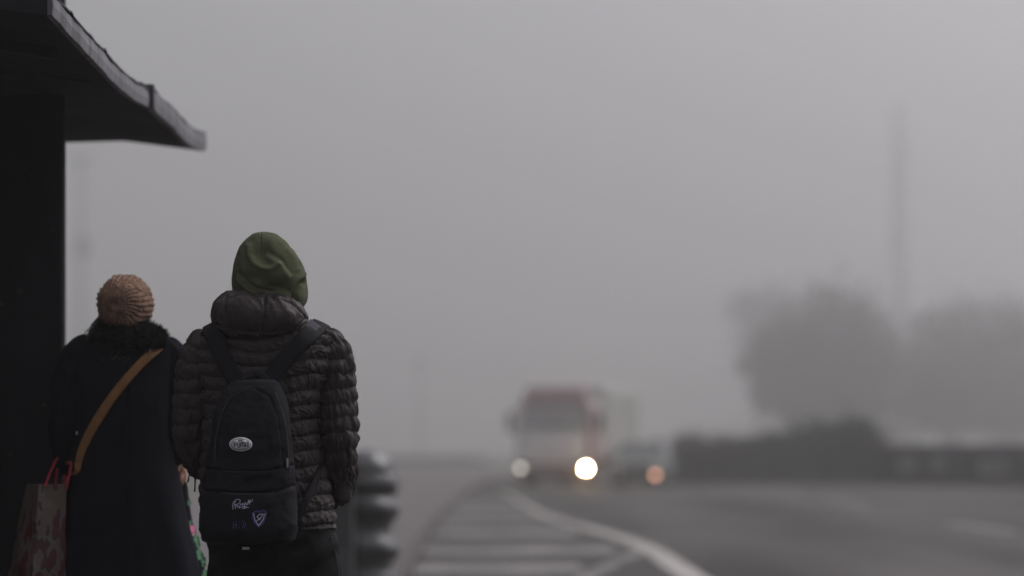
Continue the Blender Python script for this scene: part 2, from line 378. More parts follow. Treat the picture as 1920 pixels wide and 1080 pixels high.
# outer edge line of the roof (depth, underside height) with its slight sag
EDGE = [(8.2, 2.539), (8.68, 2.509), (9.05, 2.488), (9.41, 2.470), (9.92, 2.479), (10.02, 2.486)]
EDGE2 = [(10.06, 2.490), (10.3, 2.478), (10.6, 2.475), (11.03, 2.456), (11.25, 2.462), (11.49, 2.484)]
def roof_part(name, E, inner, mt):
    """slab: cross-section outer edge -> crown 0.37 m in -> far side"""
    V, Fc = [], []
    for (D, h) in E:
        x = edge_x(D); f = h
        sec = [(x - .012, f + .002), (x - .37, f + .048), (x - .66, f + .040), (x - 1.9, f + .0), (x - 1.9, f + .08), (x - .66, f + .12), (x - .37, f + .125), (x - .012, f + .066)]
        V += [(sx_, D, sz_) for sx_, sz_ in sec]
    n = 8
    for i in range(len(E) - 1):
        for k in range(n): Fc.append((i*n+k, i*n+(k+1) % n, (i+1)*n+(k+1) % n, (i+1)*n+k))
    Fc.append(tuple(range(n))[::-1]); Fc.append(tuple((len(E)-1)*n+k for k in range(n)))
    return mk(name, V, Fc, mt, sh, smooth=False)
roof_part('roof_slab', [(8.215, 2.539)] + EDGE[1:] + EDGE2, None, M['soffit'])
# near-end face board
V = []
for (dx, z0) in [(-.006, 0.0), (-.37, .050), (-.66, .042), (-1.9, .002)]:
    x = edge_x(8.2) + dx
    for (yy, zz) in [(8.195, z0 - .001), (8.195, z0 + .078), (8.215, z0 + .078), (8.215, z0 - .001)]: V.append((x, yy, 2.539 + zz))
Fc = []
for i in range(3):
    for k in range(4): Fc.append((i*4+k, i*4+(k+1) % 4, (i+1)*4+(k+1) % 4, (i+1)*4+k))
Fc += [(3, 2, 1, 0), (12, 13, 14, 15)]
mk('end_board', V, Fc, M['endface'], sh, smooth=False)
def fascia(E, hgt, out):
    Ds = np.linspace(E[0][0], E[-1][0], 60); hs_ = smooth_interp(Ds, [e[0] for e in E], [e[1] for e in E])
    V, Fc = [], []
    for D, h in zip(Ds, hs_):
        x = edge_x(D); wob = .003 * vnoise(D * 9, 0, 0); wt = .004 * vnoise(D * 14, 4, 0) + .002 * vnoise(D * 40, 1, 0)
        for (a, b) in [(out + wob, 0 + .4 * wt), (out + wob + .004, hgt * .5), (out + wob, hgt + wt), (-.012, hgt + wt), (-.012, 0)]:
            V.append((x + float(a), D, h + float(b)))
    n = 5
    for i in range(len(Ds) - 1):
        for k in range(n): Fc.append((i*n+k, (i+1)*n+k, (i+1)*n+(k+1) % n, i*n+(k+1) % n))
    Fc.append(tuple(range(n))); Fc.append(tuple((len(Ds)-1)*n+k for k in range(n))[::-1])
    return mk('fascia', V, Fc, M['fascia'], sh, smooth=False)
fascia(EDGE, .069, .010)
fascia(EDGE2, .082, .016)
# joint cover between the two fascia boards
xj = edge_x(10.04)
V = [];
box('joint_cover', (.05, .035, .098), (xj + .004 + 2.5, 10.04 - 9.9, 2.487 + .045), M['sheet'], sh, bevel=.004)
# roof sheet with lifted laps along the edge
Ds = np.linspace(8.2, 11.49, 140); hh = smooth_interp(Ds, [e[0] for e in EDGE + EDGE2], [e[1] for e in EDGE + EDGE2])
V, Fc = [], []
for D, h in zip(Ds, hh):
    x = edge_x(D); lap = .010 * math.exp(-((D - 8.5) / .02) ** 2) + .012 * math.exp(-((D - 9.1) / .02) ** 2) + .010 * math.exp(-((D - 9.85) / .04) ** 2) + .003 * float(vnoise(D * 12, 3, 3))
    top = h + (.072 if D < 10.04 else .085) + lap
    V += [(x + .014, D, top), (x - .37, D, h + .132), (x - 1.9, D, h + .09), (x - 1.9, D, h + .1), (x - .37, D, h + .142), (x + .014, D, top + .006)]
for i in range(len(Ds) - 1):
    for k in range(6): Fc.append((i*6+k, i*6+(k+1) % 6, (i+1)*6+(k+1) % 6, (i+1)*6+k))
Fc.append(tuple(range(6))[::-1]); Fc.append(tuple((len(Ds)-1)*6+k for k in range(6)))
mk('roof_sheet', V, Fc, M['sheet'], sh, smooth=False)
for D in (8.75, 9.35, 10.9):
    h = 2.49
    V = [(edge_x(D) - .10, D - .02, h - .012), (edge_x(D) - .37, D - .02, h + .03), (edge_x(D) - 1.88, D - .02, h - .02)]
    V2 = [(a, b + .05, c) for a, b, c in V]; V3 = [(a, b, c + .04) for a, b, c in V]; V4 = [(a, b + .05, c + .04) for a, b, c in V]
    A = V + V2 + V3 + V4
    mk('roof_beam', A, [(0, 1, 4, 3), (1, 2, 5, 4), (0, 6, 7, 1), (1, 7, 8, 2), (3, 4, 10, 9), (4, 5, 11, 10), (0, 3, 9, 6), (2, 8, 11, 5)], M['beam'], sh, smooth=False)
# column, standing taller than the roof
colm = box('column', (1.1, .07, 3.5), (-1.85 - .55 + 2.5, 10.0 - 9.9, 1.75), M['column'], sh, bevel=.012)
for (px, py, r) in [(38, 547, .012), (83, 760, .010), (2, 570, .012), (60, 330, .007), (100, 430, .006), (20, 850, .008)]:
    p = WP(px, py, 9.965)
    V, Fc = tube_arrays([p + Vector((0, -.006, 0)), p + Vector((0, .01, 0))], r * .75, 10)
    mk('bolt', V, Fc, M['piping'], sh)
box('back_wall', (.1, 3.2, 2.35), (-3.4 + 2.5, -.05, 1.18), M['column'], sh, bevel=.01)

# ------------------------------------------------------------ people helpers
def human_body(name, joints, links, head_c, head_s, face_yaw, parent, mt, extra_eyes=True):
    """one continuous body: skinned skeleton plus a head with a face"""
    me = bpy.data.meshes.new(name); names = list(joints); idx = {n: i for i, n in enumerate(names)}
    me.from_pydata([tuple(joints[n][0]) for n in names], [(idx[a], idx[b]) for a, b in links], []); me.update()
    o = bpy.data.objects.new(name, me); COL.objects.link(o)
    sk = o.modifiers.new('skin', 'SKIN')
    if not me.skin_vertices: 
        bpy.context.view_layer.objects.active = o
    for i, n in enumerate(names):
        v = me.skin_vertices[0].data[i]; v.radius = (joints[n][1], joints[n][1]); v.use_root = (n == 'pelvis')
    sb = o.modifiers.new('sub', 'SUBSURF'); sb.levels = 2; sb.render_levels = 2
    dg = bpy.context.evaluated_depsgraph_get(); dg.update()
    em = bpy.data.meshes.new_from_object(o.evaluated_get(dg)); bpy.data.objects.remove(o)
    V = np.array([v.co[:] for v in em.vertices]); Fc = [tuple(p.vertices) for p in em.polygons]
    # head
    R, N = 44, 56
    ph = np.linspace(.02, np.pi - .02, R)[:, None]; th = np.linspace(0, 2*np.pi, N, endpoint=False)[None]
    X = np.sin(ph) * np.cos(th); Y = np.sin(ph) * np.sin(th); Z = np.cos(ph) + 0 * th
    a, b, c = head_s
    jaw = np.clip(-Z, 0, 1); X2 = X * a * (1 - .35 * jaw**1.5); Y2 = Y * b * (1 - .18 * jaw); Z2 = Z * c
    front = np.clip(Y, 0, 1)
    g = lambda x0, z0, sx_, sz_: np.exp(-((X2 - x0) / sx_)**2 - ((Z2 - z0) / sz_)**2) * front
    Y2 = Y2 + .030 * g(0, -.022, .011, .02) + .014 * g(0, .005, .009, .022) - .012 * g(.032, .012, .016, .012) - .012 * g(-.032, .012, .016, .012) \
        + .006 * g(0, .032, .05, .008) + .008 * g(0, -.058, .022, .006) + .008 * g(0, -.070, .020, .006) - .005 * g(0, -.0635, .026, .003) + .010 * g(0, -.098, .02, .014)
    ear = np.exp(-((Z2 - .0) / .028)**2 - ((Y2 + .005) / .014)**2); X2 = X2 + np.sign(X2) * .016 * ear
    H = np.stack([X2, Y2, Z2], -1).reshape(-1, 3)
    cr, sr = math.cos(face_yaw), math.sin(face_yaw); Rm = np.array([[cr, -sr, 0], [sr, cr, 0], [0, 0, 1]])
    H = H @ Rm.T + np.array(head_c)
    o0 = len(V); V = np.vstack([V, H])
    for i in range(R - 1):
        for k in range(N): Fc.append((o0+i*N+k, o0+(i+1)*N+k, o0+(i+1)*N+(k+1) % N, o0+i*N+(k+1) % N))
    Fc.append(tuple(o0+k for k in range(N))); Fc.append(tuple(o0+(R-1)*N+k for k in range(N))[::-1])
    body = mk(name, V, Fc, mt, parent)
    for s in (-1, 1):
        e = Rm @ np.array([s * .032, b * .93 - .009, .012]) + np.array(head_c)
        bm = bmesh.new(); bmesh.ops.create_uvsphere(bm, u_segments=12, v_segments=8, radius=.0115); bmesh.ops.translate(bm, verts=bm.verts, vec=Vector(e) - parent_world(parent))
        ey = bm_obj('eye', bm, M['eye'], parent, True)
        e2 = Rm @ np.array([s * .032, b * .93 + .0012, .012]) + np.array(head_c)
        bm = bmesh.new(); bmesh.ops.create_uvsphere(bm, u_segments=10, v_segments=6, radius=.005); bmesh.ops.scale(bm, verts=bm.verts, vec=(1, .5, 1)); bmesh.ops.translate(bm, verts=bm.verts, vec=Vector(e2) - parent_world(parent))
        bm_obj('iris', bm, M['iris'], ey, True)
    return body
def add_hand(J, L, side, wrist, root, direction, palm_n, thumb_dir, curl=.35, s=1.0):
    """palm and five fingers growing from a wrist joint"""
    d = Vector(direction).normalized(); n = Vector(palm_n); n = (n - d * n.dot(d)).normalized(); w = Vector(thumb_dir); w = (w - d * w.dot(d) - n * w.dot(n)).normalized()
    w0 = Vector(wrist)
    J[side + 'palm'] = (w0 + d * .05 * s, .024 * s); L.append((root, side + 'palm'))
    for i, (off, ln) in enumerate([(.030, .072), (.010, .080), (-.010, .075), (-.028, .058)]):
        k = w0 + d * .088 * s + w * off * s
        J[f'{side}k{i}'] = (k, .0100 * s); L.append((side + 'palm', f'{side}k{i}'))
        p = k; dd = d.copy(); prev = f'{side}k{i}'
        for j, fr in enumerate((.45, .32, .23)):
            dd = (dd + n * curl).normalized(); p = p + dd * ln * fr * s
            J[f'{side}f{i}{j}'] = (p.copy(), (.0092 - .001 * j) * s); L.append((prev, f'{side}f{i}{j}')); prev = f'{side}f{i}{j}'
    t = w0 + d * .035 * s + w * .032 * s
    J[side + 't0'] = (t, .012 * s); L.append((side + 'palm', side + 't0'))
    t1 = t + (d * .8 + w * .6 + n * .3).normalized() * .034 * s; J[side + 't1'] = (t1, .0105 * s); L.append((side + 't0', side + 't1'))
    t2 = t1 + (d * .9 + w * .2 + n * .6).normalized() * .026 * s; J[side + 't2'] = (t2, .009 * s); L.append((side + 't1', side + 't2'))
def skeleton(D, cx, h, arms, hands, hipw=.085, sh_=.17, thick=1.0):
    """arms: {'l': [shoulder, elbow, wrist], 'r': ...} as world points"""
    J, L = {}, []
    P = lambda x, y, z: Vector((cx + x, D + y, z * h))
    J['pelvis'] = (P(0, 0, .53), .105 * thick)
    for n, z, r in [('waist', .60, .095), ('chest', .70, .11), ('upper', .775, .10), ('neck', .83, .048), ('neck2', .87, .046)]:
        J[n] = (P(0, 0, z), r * thick if r > .05 else r)
    L += [('pelvis', 'waist'), ('waist', 'chest'), ('chest', 'upper'), ('upper', 'neck'), ('neck', 'neck2')]
    for s, sg in (('l', -1), ('r', 1)):
        a = arms[s]
        for k, (n, r) in enumerate([('sh', .05), ('el', .036), ('wr', .024)]): J[s + n] = (Vector(a[k]), r)
        L += [('upper', s + 'sh'), (s + 'sh', s + 'el'), (s + 'el', s + 'wr')]
        d, pn, td, cu, sc_ = hands[s]
        add_hand(J, L, s, a[2], s + 'wr', d, pn, td, cu, sc_)
        for n, x, y, z, r in [('hip', hipw, 0, .49, .075), ('knee', hipw * 1.05, .01, .275, .052), ('ankle', hipw * 1.1, -.01, .05, .036), ('ball', hipw * 1.3, .12, .018, .03), ('toe', hipw * 1.35, .18, .016, .022)]:
            J[s + n] = (P(sg * x, y, z), r)
        L += [('pelvis', s + 'hip'), (s + 'hip', s + 'knee'), (s + 'knee', s + 'ankle'), (s + 'ankle', s + 'ball'), (s + 'ball', s + 'toe')]
    return J, L
def shoe(parent, cx, cy, z0=0.0):
    rows = []
    th = np.linspace(0, 2*np.pi, 32, endpoint=False)
    zs = [(0.004, .046, .142), (.02, .05, .148), (.045, .047, .14), (.065, .042, .115), (.085, .038, .075), (.11, .037, .06)]
    P = []
    for z, a, b in zs:
        off = .03 - max(0, z - .03) * .55
        P.append(np.stack([cx + a * np.cos(th), cy + off + b * np.sin(th), np.full(32, z0 + z)], -1))
    o = grid_obj('shoe', np.array(P), M['shoe'], parent)
    Q = np.array([np.stack([cx + (.052) * np.cos(th), cy + .03 + .152 * np.sin(th), np.full(32, z0 + z)], -1) for z in (.0015, .022)])
    grid_obj('sole', Q, M['sole'], o).parent = o
    return o

def puff(z, pitch, z0=0.0, p=.55):
    t = (z - z0) / pitch; f = t - np.floor(t); return np.sin(np.pi * f) ** p
def gauss(x, y, x0, y0, sx_, sy_, rot=0.0):
    c, s = math.cos(rot), math.sin(rot); dx, dy = x - x0, y - y0
    u = (c * dx + s * dy) / sx_; v = (-s * dx + c * dy) / sy_
    return np.exp(-u * u - v * v)
def topx(P):   # photo columns / rows of world points (for placing folds where they show)
    return 960 + P[..., 0] * F / P[..., 1], HZ - (P[..., 2] - CAMH) * F / P[..., 1]
def seg_groove(x, y, pts, w):
    d = np.full(x.shape, 1e9)
    for (a, b) in zip(pts[:-1], pts[1:]):
        ax, ay = a; bx, by = b; L2 = (bx-ax)**2 + (by-ay)**2
        t = np.clip(((x-ax)*(bx-ax) + (y-ay)*(by-ay)) / L2, 0, 1)
        d = np.minimum(d, (x - ax - t*(bx-ax))**2 + (y - ay - t*(by-ay))**2)
    return np.exp(-d / (w*w))

# ------------------------------------------------------------ the man
DM = 8.2
man = empty('person', (WP(505, 0, DM).x, DM, 0)); MCX = man.location.x
tag(man, 'person seen from behind in olive hood and dark brown puffer jacket wearing a backpack', 'person')
LJ = Loft([(598, 452, 552, .06, .0), (604, 428, 582, .085, .0), (611, 402, 606, .10, .0), (622, 380, 626, .115, .0), (640, 367, 636, .128, .0), (670, 364, 634, .138), (720, 372, 616, .145),
           (790, 376, 606, .145), (860, 374, 612, .142), (920, 372, 624, .145), (965, 372, 632, .15), (985, 373, 634, .15), (992, 376, 631, .146), (996, 384, 622, .135)], DM, 0.0, 2.3)
P = LJ.grid(360, 380); Nn = grid_normals(P)
X, Z = P[..., 0], P[..., 2]; px, py = topx(P)
ang = np.arctan2(P[..., 1] - DM, X - MCX)
zz = Z + .015 * vnoise(X * 6, P[..., 1] * 6, Z * 5) + .012 * np.cos((X - MCX) * 7) + .004 * vnoise(X * 25, P[..., 1] * 25, Z * 25)
pf = puff(zz, .050, .012, .62)
wr = fbm(X * 55 + 9 * vnoise(X * 14, 0, Z * 14), P[..., 1] * 55, Z * 16, 3)
wr2 = fbm((X + .5 * Z) * 70, P[..., 1] * 40, (Z - .5 * X) * 22, 3)
hemf = np.clip((Z - .80) / .02, 0, 1)
disp = .0115 * pf + .0038 * wr * pf +   .0044 * wr2 * (1 - pf * .3) + .006 * fbm(X * 7, P[..., 1] * 7, Z * 7, 3) - .013
disp -= .006 * seg_groove(px, py, [(500, 600), (499, 720), (500, 900)], 2.2) * 0
P = P + Nn * (-1 if np.mean((Nn * (P - P.mean(axis=1, keepdims=True))).sum(-1)) < 0 else 1) * disp[..., None]
jacket = grid_obj('jacket', P, M['jacket'], man)
def sleeve(name, pts, rad, mt, parent, pitch=.05, amp=.0085, N=120, R=230, seamang=None, wr_amp=.0042, phase=0.0, base=-.009):
    pts = np.array([list(p) for p in pts]); t0 = np.arange(len(pts)); tt = np.linspace(0, len(pts)-1, R)
    C = np.stack([smooth_interp(tt, t0, pts[:, k]) for k in range(3)], -1); r = smooth_interp(tt, t0, rad)
    T = np.gradient(C, axis=0); T /= np.linalg.norm(T, axis=1, keepdims=True)
    s = np.concatenate([[0], np.cumsum(np.linalg.norm(np.diff(C, axis=0), axis=1))])
    ref = np.array([1.0, 0, 0.0]); U = np.cross(T, ref); U /= np.linalg.norm(U, axis=1, keepdims=True); W = np.cross(U, T)
    th = np.linspace(0, 2*np.pi, N, endpoint=False)
    X0 = C[:, None, :] + 0 * th[None, :, None]
    w1 = fbm(np.cos(th)[None] * 2.2 + 0*s[:, None], np.sin(th)[None] * 2.2, s[:, None] * 9, 3)
    w2 = fbm(np.cos(th)[None] * 3.5 + s[:, None] * 8, np.sin(th)[None] * 3.5, s[:, None] * 30, 3)
    w3 = fbm(np.cos(th)[None] * 7 + 0*s[:, None], np.sin(th)[None] * 7, s[:, None] * 14, 3)
    ss = s[:, None] + .010 * w1 + .004 * w2
    f = puff(ss, pitch, phase, .62) if amp else 0 * ss
    d = amp * f + wr_amp * w3 * (f if amp else 1) + wr_amp * w2 + wr_amp * 1.3 * w1 + base
    if seamang is not None:
        dd = np.abs(np.angle(np.exp(1j * (th - seamang))))[None]; d = d - .008 * np.exp(-(dd / .09) ** 2)
    rr = r[:, None] + d
    Pp = X0 + U[:, None] * (rr * np.cos(th)[None])[..., None] + W[:, None] * (rr * np.sin(th)[None])[..., None]
    return grid_obj(name, Pp, mt, parent)
sp = lambda px_, py_, y: WP(px_, py_, DM) + Vector((0, y, 0))
rs = sleeve('sleeve', [sp(596, 628, 0), sp(618, 646, 0), sp(629, 680, 0), sp(631, 730, 0), sp(635, 790, 0), sp(637, 840, .005), sp(640, 880, .04), sp(640, 908, .085), sp(632, 922, .14), sp(612, 930, .185)],
       [.042, .060, .066, .068, .070, .066, .058, .052, .047, .042], M['jacket'], man, seamang=math.pi * .5, phase=.01)
ls = sleeve('sleeve', [sp(402, 630, 0), sp(384, 648, 0), sp(371, 682, 0), sp(364, 730, 0), sp(360, 790, 0), sp(361, 830, .02), sp(370, 862, .07), sp(385, 880, .13), sp(410, 890, .18)],
       [.042, .060, .067, .069, .068, .064, .056, .050, .045], M['jacket'], man, seamang=math.pi * .5, phase=.02)
# black elastic cuff at the hanging end of the right sleeve
cuff_c = sp(640, 915, .05)
th = np.linspace(0, 2*np.pi, 40, endpoint=False)
Pq = np.array([np.stack([cuff_c.x + r * np.cos(th), cuff_c.y + r * 1.1 * np.sin(th), np.full(40, cuff_c.z + z) + .002 * np.cos(6 * th)], -1) for (r, z) in [(.030, .05), (.038, .03), (.034, 0), (.033, -.03), (.029, -.047), (.020, -.052), (.006, -.052)]])
grid_obj('cuff', Pq, M['jacket'], man)
# jacket hood lying on the back of the neck
rows = [(540, 455, 505, .035, .01), (543, 438, 522, .055, .0), (548, 424, 538, .08, -.01), (556, 411, 552, .10, -.02), (568, 402, 566, .118, -.03), (584, 397, 577, .128, -.035),
        (600, 397, 582, .128, -.04), (614, 402, 576, .120, -.045), (626, 414, 560, .105, -.05), (636, 436, 540, .085, -.055), (642, 465, 515, .05, -.06)]
LH = Loft(rows, DM, 0, 2.5)
P = LH.grid(200, 300); Nn = grid_normals(P); px, py = topx(P)
bk = (P[..., 1] < DM)
w = fbm(P[..., 0] * 40, P[..., 1] * 40, P[..., 2] * 22, 4)
rad = fbm(px * .055 + 3 * vnoise(px * .02, py * .02, 0), py * .02, 2.0, 3)
seam = seg_groove(px, py, [(500, 540), (497, 565), (496, 590), (490, 632)], 1.9) + .8 * seg_groove(px, py, [(425, 552), (420, 575), (424, 600), (440, 626)], 2.0) + .6 * seg_groove(px, py, [(430, 556), (465, 548), (500, 550), (545, 566), (578, 596)], 2.2) + .5 * seg_groove(px, py, [(404, 610), (440, 622), (500, 628), (556, 614), (580, 598)], 2.4)
lump = gauss(px, py, 460, 585, 26, 30) + gauss(px, py, 535, 588, 26, 26) + .6 * gauss(px, py, 408, 590, 12, 25)
disp = .0035 * w + .004 * rad * bk - .012 * seam * bk + .012 * lump * bk - .004
disp += .004 * np.sin(px * .22 + py * .10 + 4 * vnoise(px * .03, py * .03, 1)) * bk * gauss(px, py, 560, 600, 30, 30) + .003 * np.sin(px * .35 - py * .2) * bk * gauss(px, py, 500, 560, 30, 16)
sg = 1 if np.mean((Nn * (P - P.mean(axis=1, keepdims=True))).sum(-1)) > 0 else -1
jh = grid_obj('jacket_hood', P + sg * Nn * disp[..., None], M['jacket'], man)
# olive hood over the head
rows = [(435.5, 489, 498, .010, .0), (438, 479, 512, .032, .005), (444, 467, 525, .058, .01), (452, 458, 534, .078, .012), (465, 448, 547, .100, .015), (480, 441, 558, .116, .018), (497, 436, 567, .126, .02),
        (515, 433.5, 572, .131, .02), (535, 433.5, 574.5, .130, .02), (552, 437, 576, .124, .02), (566, 444, 574, .115, .02), (580, 452, 566, .105, .02), (600, 462, 552, .09, .02), (615, 470, 545, .08, .02)]
LG = Loft(rows, DM, 0, 2.15)
P = LG.grid(260, 300); Nn = grid_normals(P); px, py = topx(P); bk = np.clip((DM + .03 - P[..., 1]) / .05, 0, 1)
d = -.016 * gauss(px, py, 490, 474, 20, 22, .2) + .011 * seg_groove(px, py, [(465, 462), (467, 478), (475, 493), (490, 503), (506, 505), (522, 497)], 6) \
    - .010 * gauss(px, py, 480, 522, 30, 10, .1) - .013 * gauss(px, py, 520, 540, 34, 9, .1) + .009 * gauss(px, py, 528, 515, 30, 14) + .010 * seg_groove(px, py, [(572, 513), (560, 523), (549, 540)], 5) \
    - .014 * seg_groove(px, py, [(578, 528), (562, 532), (552, 548), (550, 566)], 5) + .006 * gauss(px, py, 563, 556, 9, 14) - .003 * seg_groove(px, py, [(489, 434), (488, 452), (487, 475)], 1.3) \
    - .006 * seg_groove(px, py, [(540, 450), (556, 474), (564, 500)], 2.5) + .004 * seg_groove(px, py, [(532, 455), (549, 480), (556, 505)], 6) + .005 * gauss(px, py, 450, 500, 9, 40, 0) \
    - .008 * seg_groove(px, py, [(448, 512), (462, 530), (480, 542), (512, 548)], 4) + .005 * seg_groove(px, py, [(446, 525), (462, 543), (478, 552)], 4) - .005 * seg_groove(px, py, [(505, 470), (530, 488), (545, 512)], 5) + .004 * seg_groove(px, py, [(500, 480), (524, 498), (538, 520)], 5) - .004 * seg_groove(px, py, [(447, 480), (446, 500), (452, 518)], 4)
d = d * bk + .0030 * fbm(P[..., 0] * 22, P[..., 1] * 22, P[..., 2] * 16, 3) + .002 * fbm(P[..., 0] * 9, P[..., 1] * 9, P[..., 2] * 9, 2)
# opening for the face at the front: pull the front inwards
fr = np.clip((P[..., 1] - (DM + .085)) / .04, 0, 1); P2 = P + (1 if np.mean((Nn * (P - P.mean(axis=1, keepdims=True))).sum(-1)) > 0 else -1) * Nn * d[..., None]
fx, fz = (P2[..., 0] - WP(505, 0, DM).x) / .075, (P2[..., 2] - 1.63) / .10
op = (fx**2 + fz**2 < 1) & (P[..., 1] > DM + .05)
R_, N_ = P.shape[:2]; Vv = P2.reshape(-1, 3); Fc = []
opf = op.reshape(-1)
for i in range(R_ - 1):
    for k in range(N_):
        q = (i*N_+k, i*N_+(k+1) % N_, (i+1)*N_+(k+1) % N_, (i+1)*N_+k)
        if not (opf[q[0]] and opf[q[1]] and opf[q[2]] and opf[q[3]]): Fc.append(q)
Fc.append(tuple((R_-1)*N_+k for k in range(N_)))
hood = mk('hood', Vv, Fc, M['hood'], man)
# body
Jm, Lm = skeleton(DM, MCX, 1.76, {'l': [sp(388, 650, 0), sp(361, 800, .0), sp(378, 874, .11)], 'r': [sp(616, 650, 0), sp(636, 800, .0), sp(628, 920, .15)]},
                  {'l': ((.5, .7, -.25), (.6, -.4, .1), (.1, .2, 1), .45, .95), 'r': ((-.6, .5, -.5), (-.5, -.5, .1), (0, .4, .9), .4, .95)}, thick=.85)
human_body('body', Jm, Lm, (MCX + .0, DM + .035, 1.632), (.073, .092, .112), -.15, man, M['skin'])
# trousers
LT = Loft([(965, 392, 622, .115, 0), (1000, 391, 632, .125, 0), (1040, 391, 638, .125, 0), (1080, 391, 641, .12, 0), (1110, 392, 642, .115, 0)], DM, 0, 2.5)
P = LT.grid(60, 160); Nn = grid_normals(P); px, py = topx(P)
d = .004 * fbm(P[..., 0] * 12, P[..., 1] * 12, P[..., 2] * 8, 3) - .014 * seg_groove(px, py, [(510, 1010), (512, 1060), (514, 1120)], 6) * (P[..., 1] < DM) \
    + .005 * np.sin((px * .5 + py) * .10 + 2 * vnoise(px * .02, py * .02, 3)) * (P[..., 1] < DM)
sg = 1 if np.mean((Nn * (P - P.mean(axis=1, keepdims=True))).sum(-1)) > 0 else -1
trou = grid_obj('trousers', P + sg * Nn * d[..., None], M['trouser'], man)
for s in (-1, 1):
    top = sp(514 + s * 62, 1085, 0); knee = Vector((MCX + s * .10, DM + .01, .48)); ank = Vector((MCX + s * .105, DM - .01, .07))
    sleeve('trouser_leg', [top, (top + knee) / 2, knee, (knee + ank) / 2, ank], [.112, .102, .085, .075, .078], M['trouser'], man, amp=0, R=70, N=60, wr_amp=.004, base=0)
    shoe(man, MCX + s * .12, DM, 0)
# side stripe on the right trouser leg, small white tag on the seat
pts = [sp(622, 1004, -.03), sp(629, 1035, -.02), sp(634, 1062, -.015), sp(637, 1090, -.01)]
ribbon('pocket_zip', [p + Vector((.002, -.04, 0)) for p in pts], [(.5, -1, 0)] * 4, .008, .004, M['piping'], man)
tg = WP(461, 1028, DM - .137); box('care_tag', (.024, .003, .009), tg - man.location, M['patch'], man, bevel=.0005)

# ------------------------------------------------------------ the backpack
DP = DM - .235
pk = empty('backpack', (WP(465, 0, DP).x, DP, .76))
tag(pk, 'black backpack with oval white patch, scribbled signature and shield print on its pocket', 'backpack')
rows = [(712, 442, 512, .030, .03), (715, 434, 518, .048, .028), (724, 424, 524, .062, .025), (742, 412, 533, .076, .02), (775, 402, 541, .088, .01), (820, 396, 546, .096, 0), (870, 387, 551, .100, 0), (920, 380, 555, .104, -.005),
        (970, 378, 558, .106, -.01), (1002, 380, 556, .104, -.01), (1013, 385, 551, .096, -.005), (1019, 397, 540, .08, 0)]
LB = Loft(rows, DP, 0, 3.2)
def pack_disp(P, px, py):
    b = np.clip((DP - P[..., 1]) / .04, 0, 1)
    d = .003 * fbm(P[..., 0] * 10, P[..., 1] * 10, P[..., 2] * 10, 3) + .0012 * fbm(P[..., 0] * 40, P[..., 1] * 40, P[..., 2] * 40, 2)
    d = d + b * (-.007 * seg_groove(px, py, [(380, 878), (440, 884), (500, 884), (552, 872)], 3) - .010 * seg_groove(px, py, [(378, 918), (440, 925), (510, 924), (556, 910)], 3.5)
                 - .003 * seg_groove(px, py, [(402, 876), (404, 820), (416, 770), (440, 738), (480, 730), (505, 742), (520, 780), (528, 830), (532, 874)], 3)
                 + .008 * gauss(px, py, 465, 968, 70, 36) + .004 * gauss(px, py, 465, 800, 40, 50) - .005 * gauss(px, py, 470, 903, 60, 10)
                 + .004 * np.sin((px * .6 + py) * .12) * gauss(px, py, 480, 902, 60, 14) + .0035 * fbm(px * .03 + py * .02, py * .035 - px * .01, 3.3, 3) - .007 * gauss(px, py, 430, 850, 22, 60, -.3) - .006 * gauss(px, py, 500, 790, 14, 50, .2))
    return d
P = LB.grid(230, 260); Nn = grid_normals(P); px, py = topx(P)
sgB = 1 if np.mean((Nn * (P - P.mean(axis=1, keepdims=True))).sum(-1)) > 0 else -1
P = P + sgB * Nn * pack_disp(P, px, py)[..., None]
pack = grid_obj('bag_body', P, M['pack'], pk)
# height field of the pack's rear face for laying prints on it
pb = P[:, :, :].reshape(-1, 3); pb = pb[pb[:, 1] < DP]
ppx, ppy = 960 + pb[:, 0] * F / pb[:, 1], HZ - (pb[:, 2] - CAMH) * F / pb[:, 1]
def on_pack(px_, py_, lift=.0025):
    d = (ppx - px_)**2 + (ppy - py_)**2; i = np.argsort(d)[:4]; w_ = 1 / (d[i] + .05); y = float((pb[i, 1] * w_).sum() / w_.sum()) - lift
    return WP(px_, py_, y)
def disc_on_pack(name, cx0, cy0, rx, ry, mt, lift, parent, hole=None, n=2.0, N=48, rot=0.0):
    V, Fc = [], []
    rings = [1.0, .75, .5, .25] if not hole else [1.0, hole]
    for r in rings:
        for k in range(N):
            a = 2*math.pi*k/N; c, s = math.cos(a), math.sin(a); e = 2/n
            u, v = math.copysign(abs(c)**e, c)*rx*r, math.copysign(abs(s)**e, s)*ry*r
            V.append(on_pack(cx0 + u*math.cos(rot) - v*math.sin(rot), cy0 + u*math.sin(rot) + v*math.cos(rot), lift))
    for i in range(len(rings) - 1):
        for k in range(N): Fc.append((i*N+k, i*N+(k+1) % N, (i+1)*N+(k+1) % N, (i+1)*N+k))
    if not hole: Fc.append(tuple((len(rings)-1)*N+k for k in range(N)))
    o = mk(name, V, Fc, mt, parent, smooth=True)
    m_ = o.modifiers.new('thick', 'SOLIDIFY'); m_.thickness = .0012; m_.offset = 0
    return o
pat = disc_on_pack('oval_patch', 451.5, 833, 21.5, 13.2, M['patch'], .0030, pk)
disc_on_pack('patch_field', 451.5, 833, 19.6, 11.4, M['patch_grey'], .0044, pk)
disc_on_pack('patch_plate', 451.5, 833.5, 13.6, 8.6, M['patch'], .0058, pk, n=3.0)
for (rx, ry) in [(17.2, 9.4)]: disc_on_pack('patch_ring', 451.5, 833, rx, ry, M['patch'], .0058, pk, hole=.93)
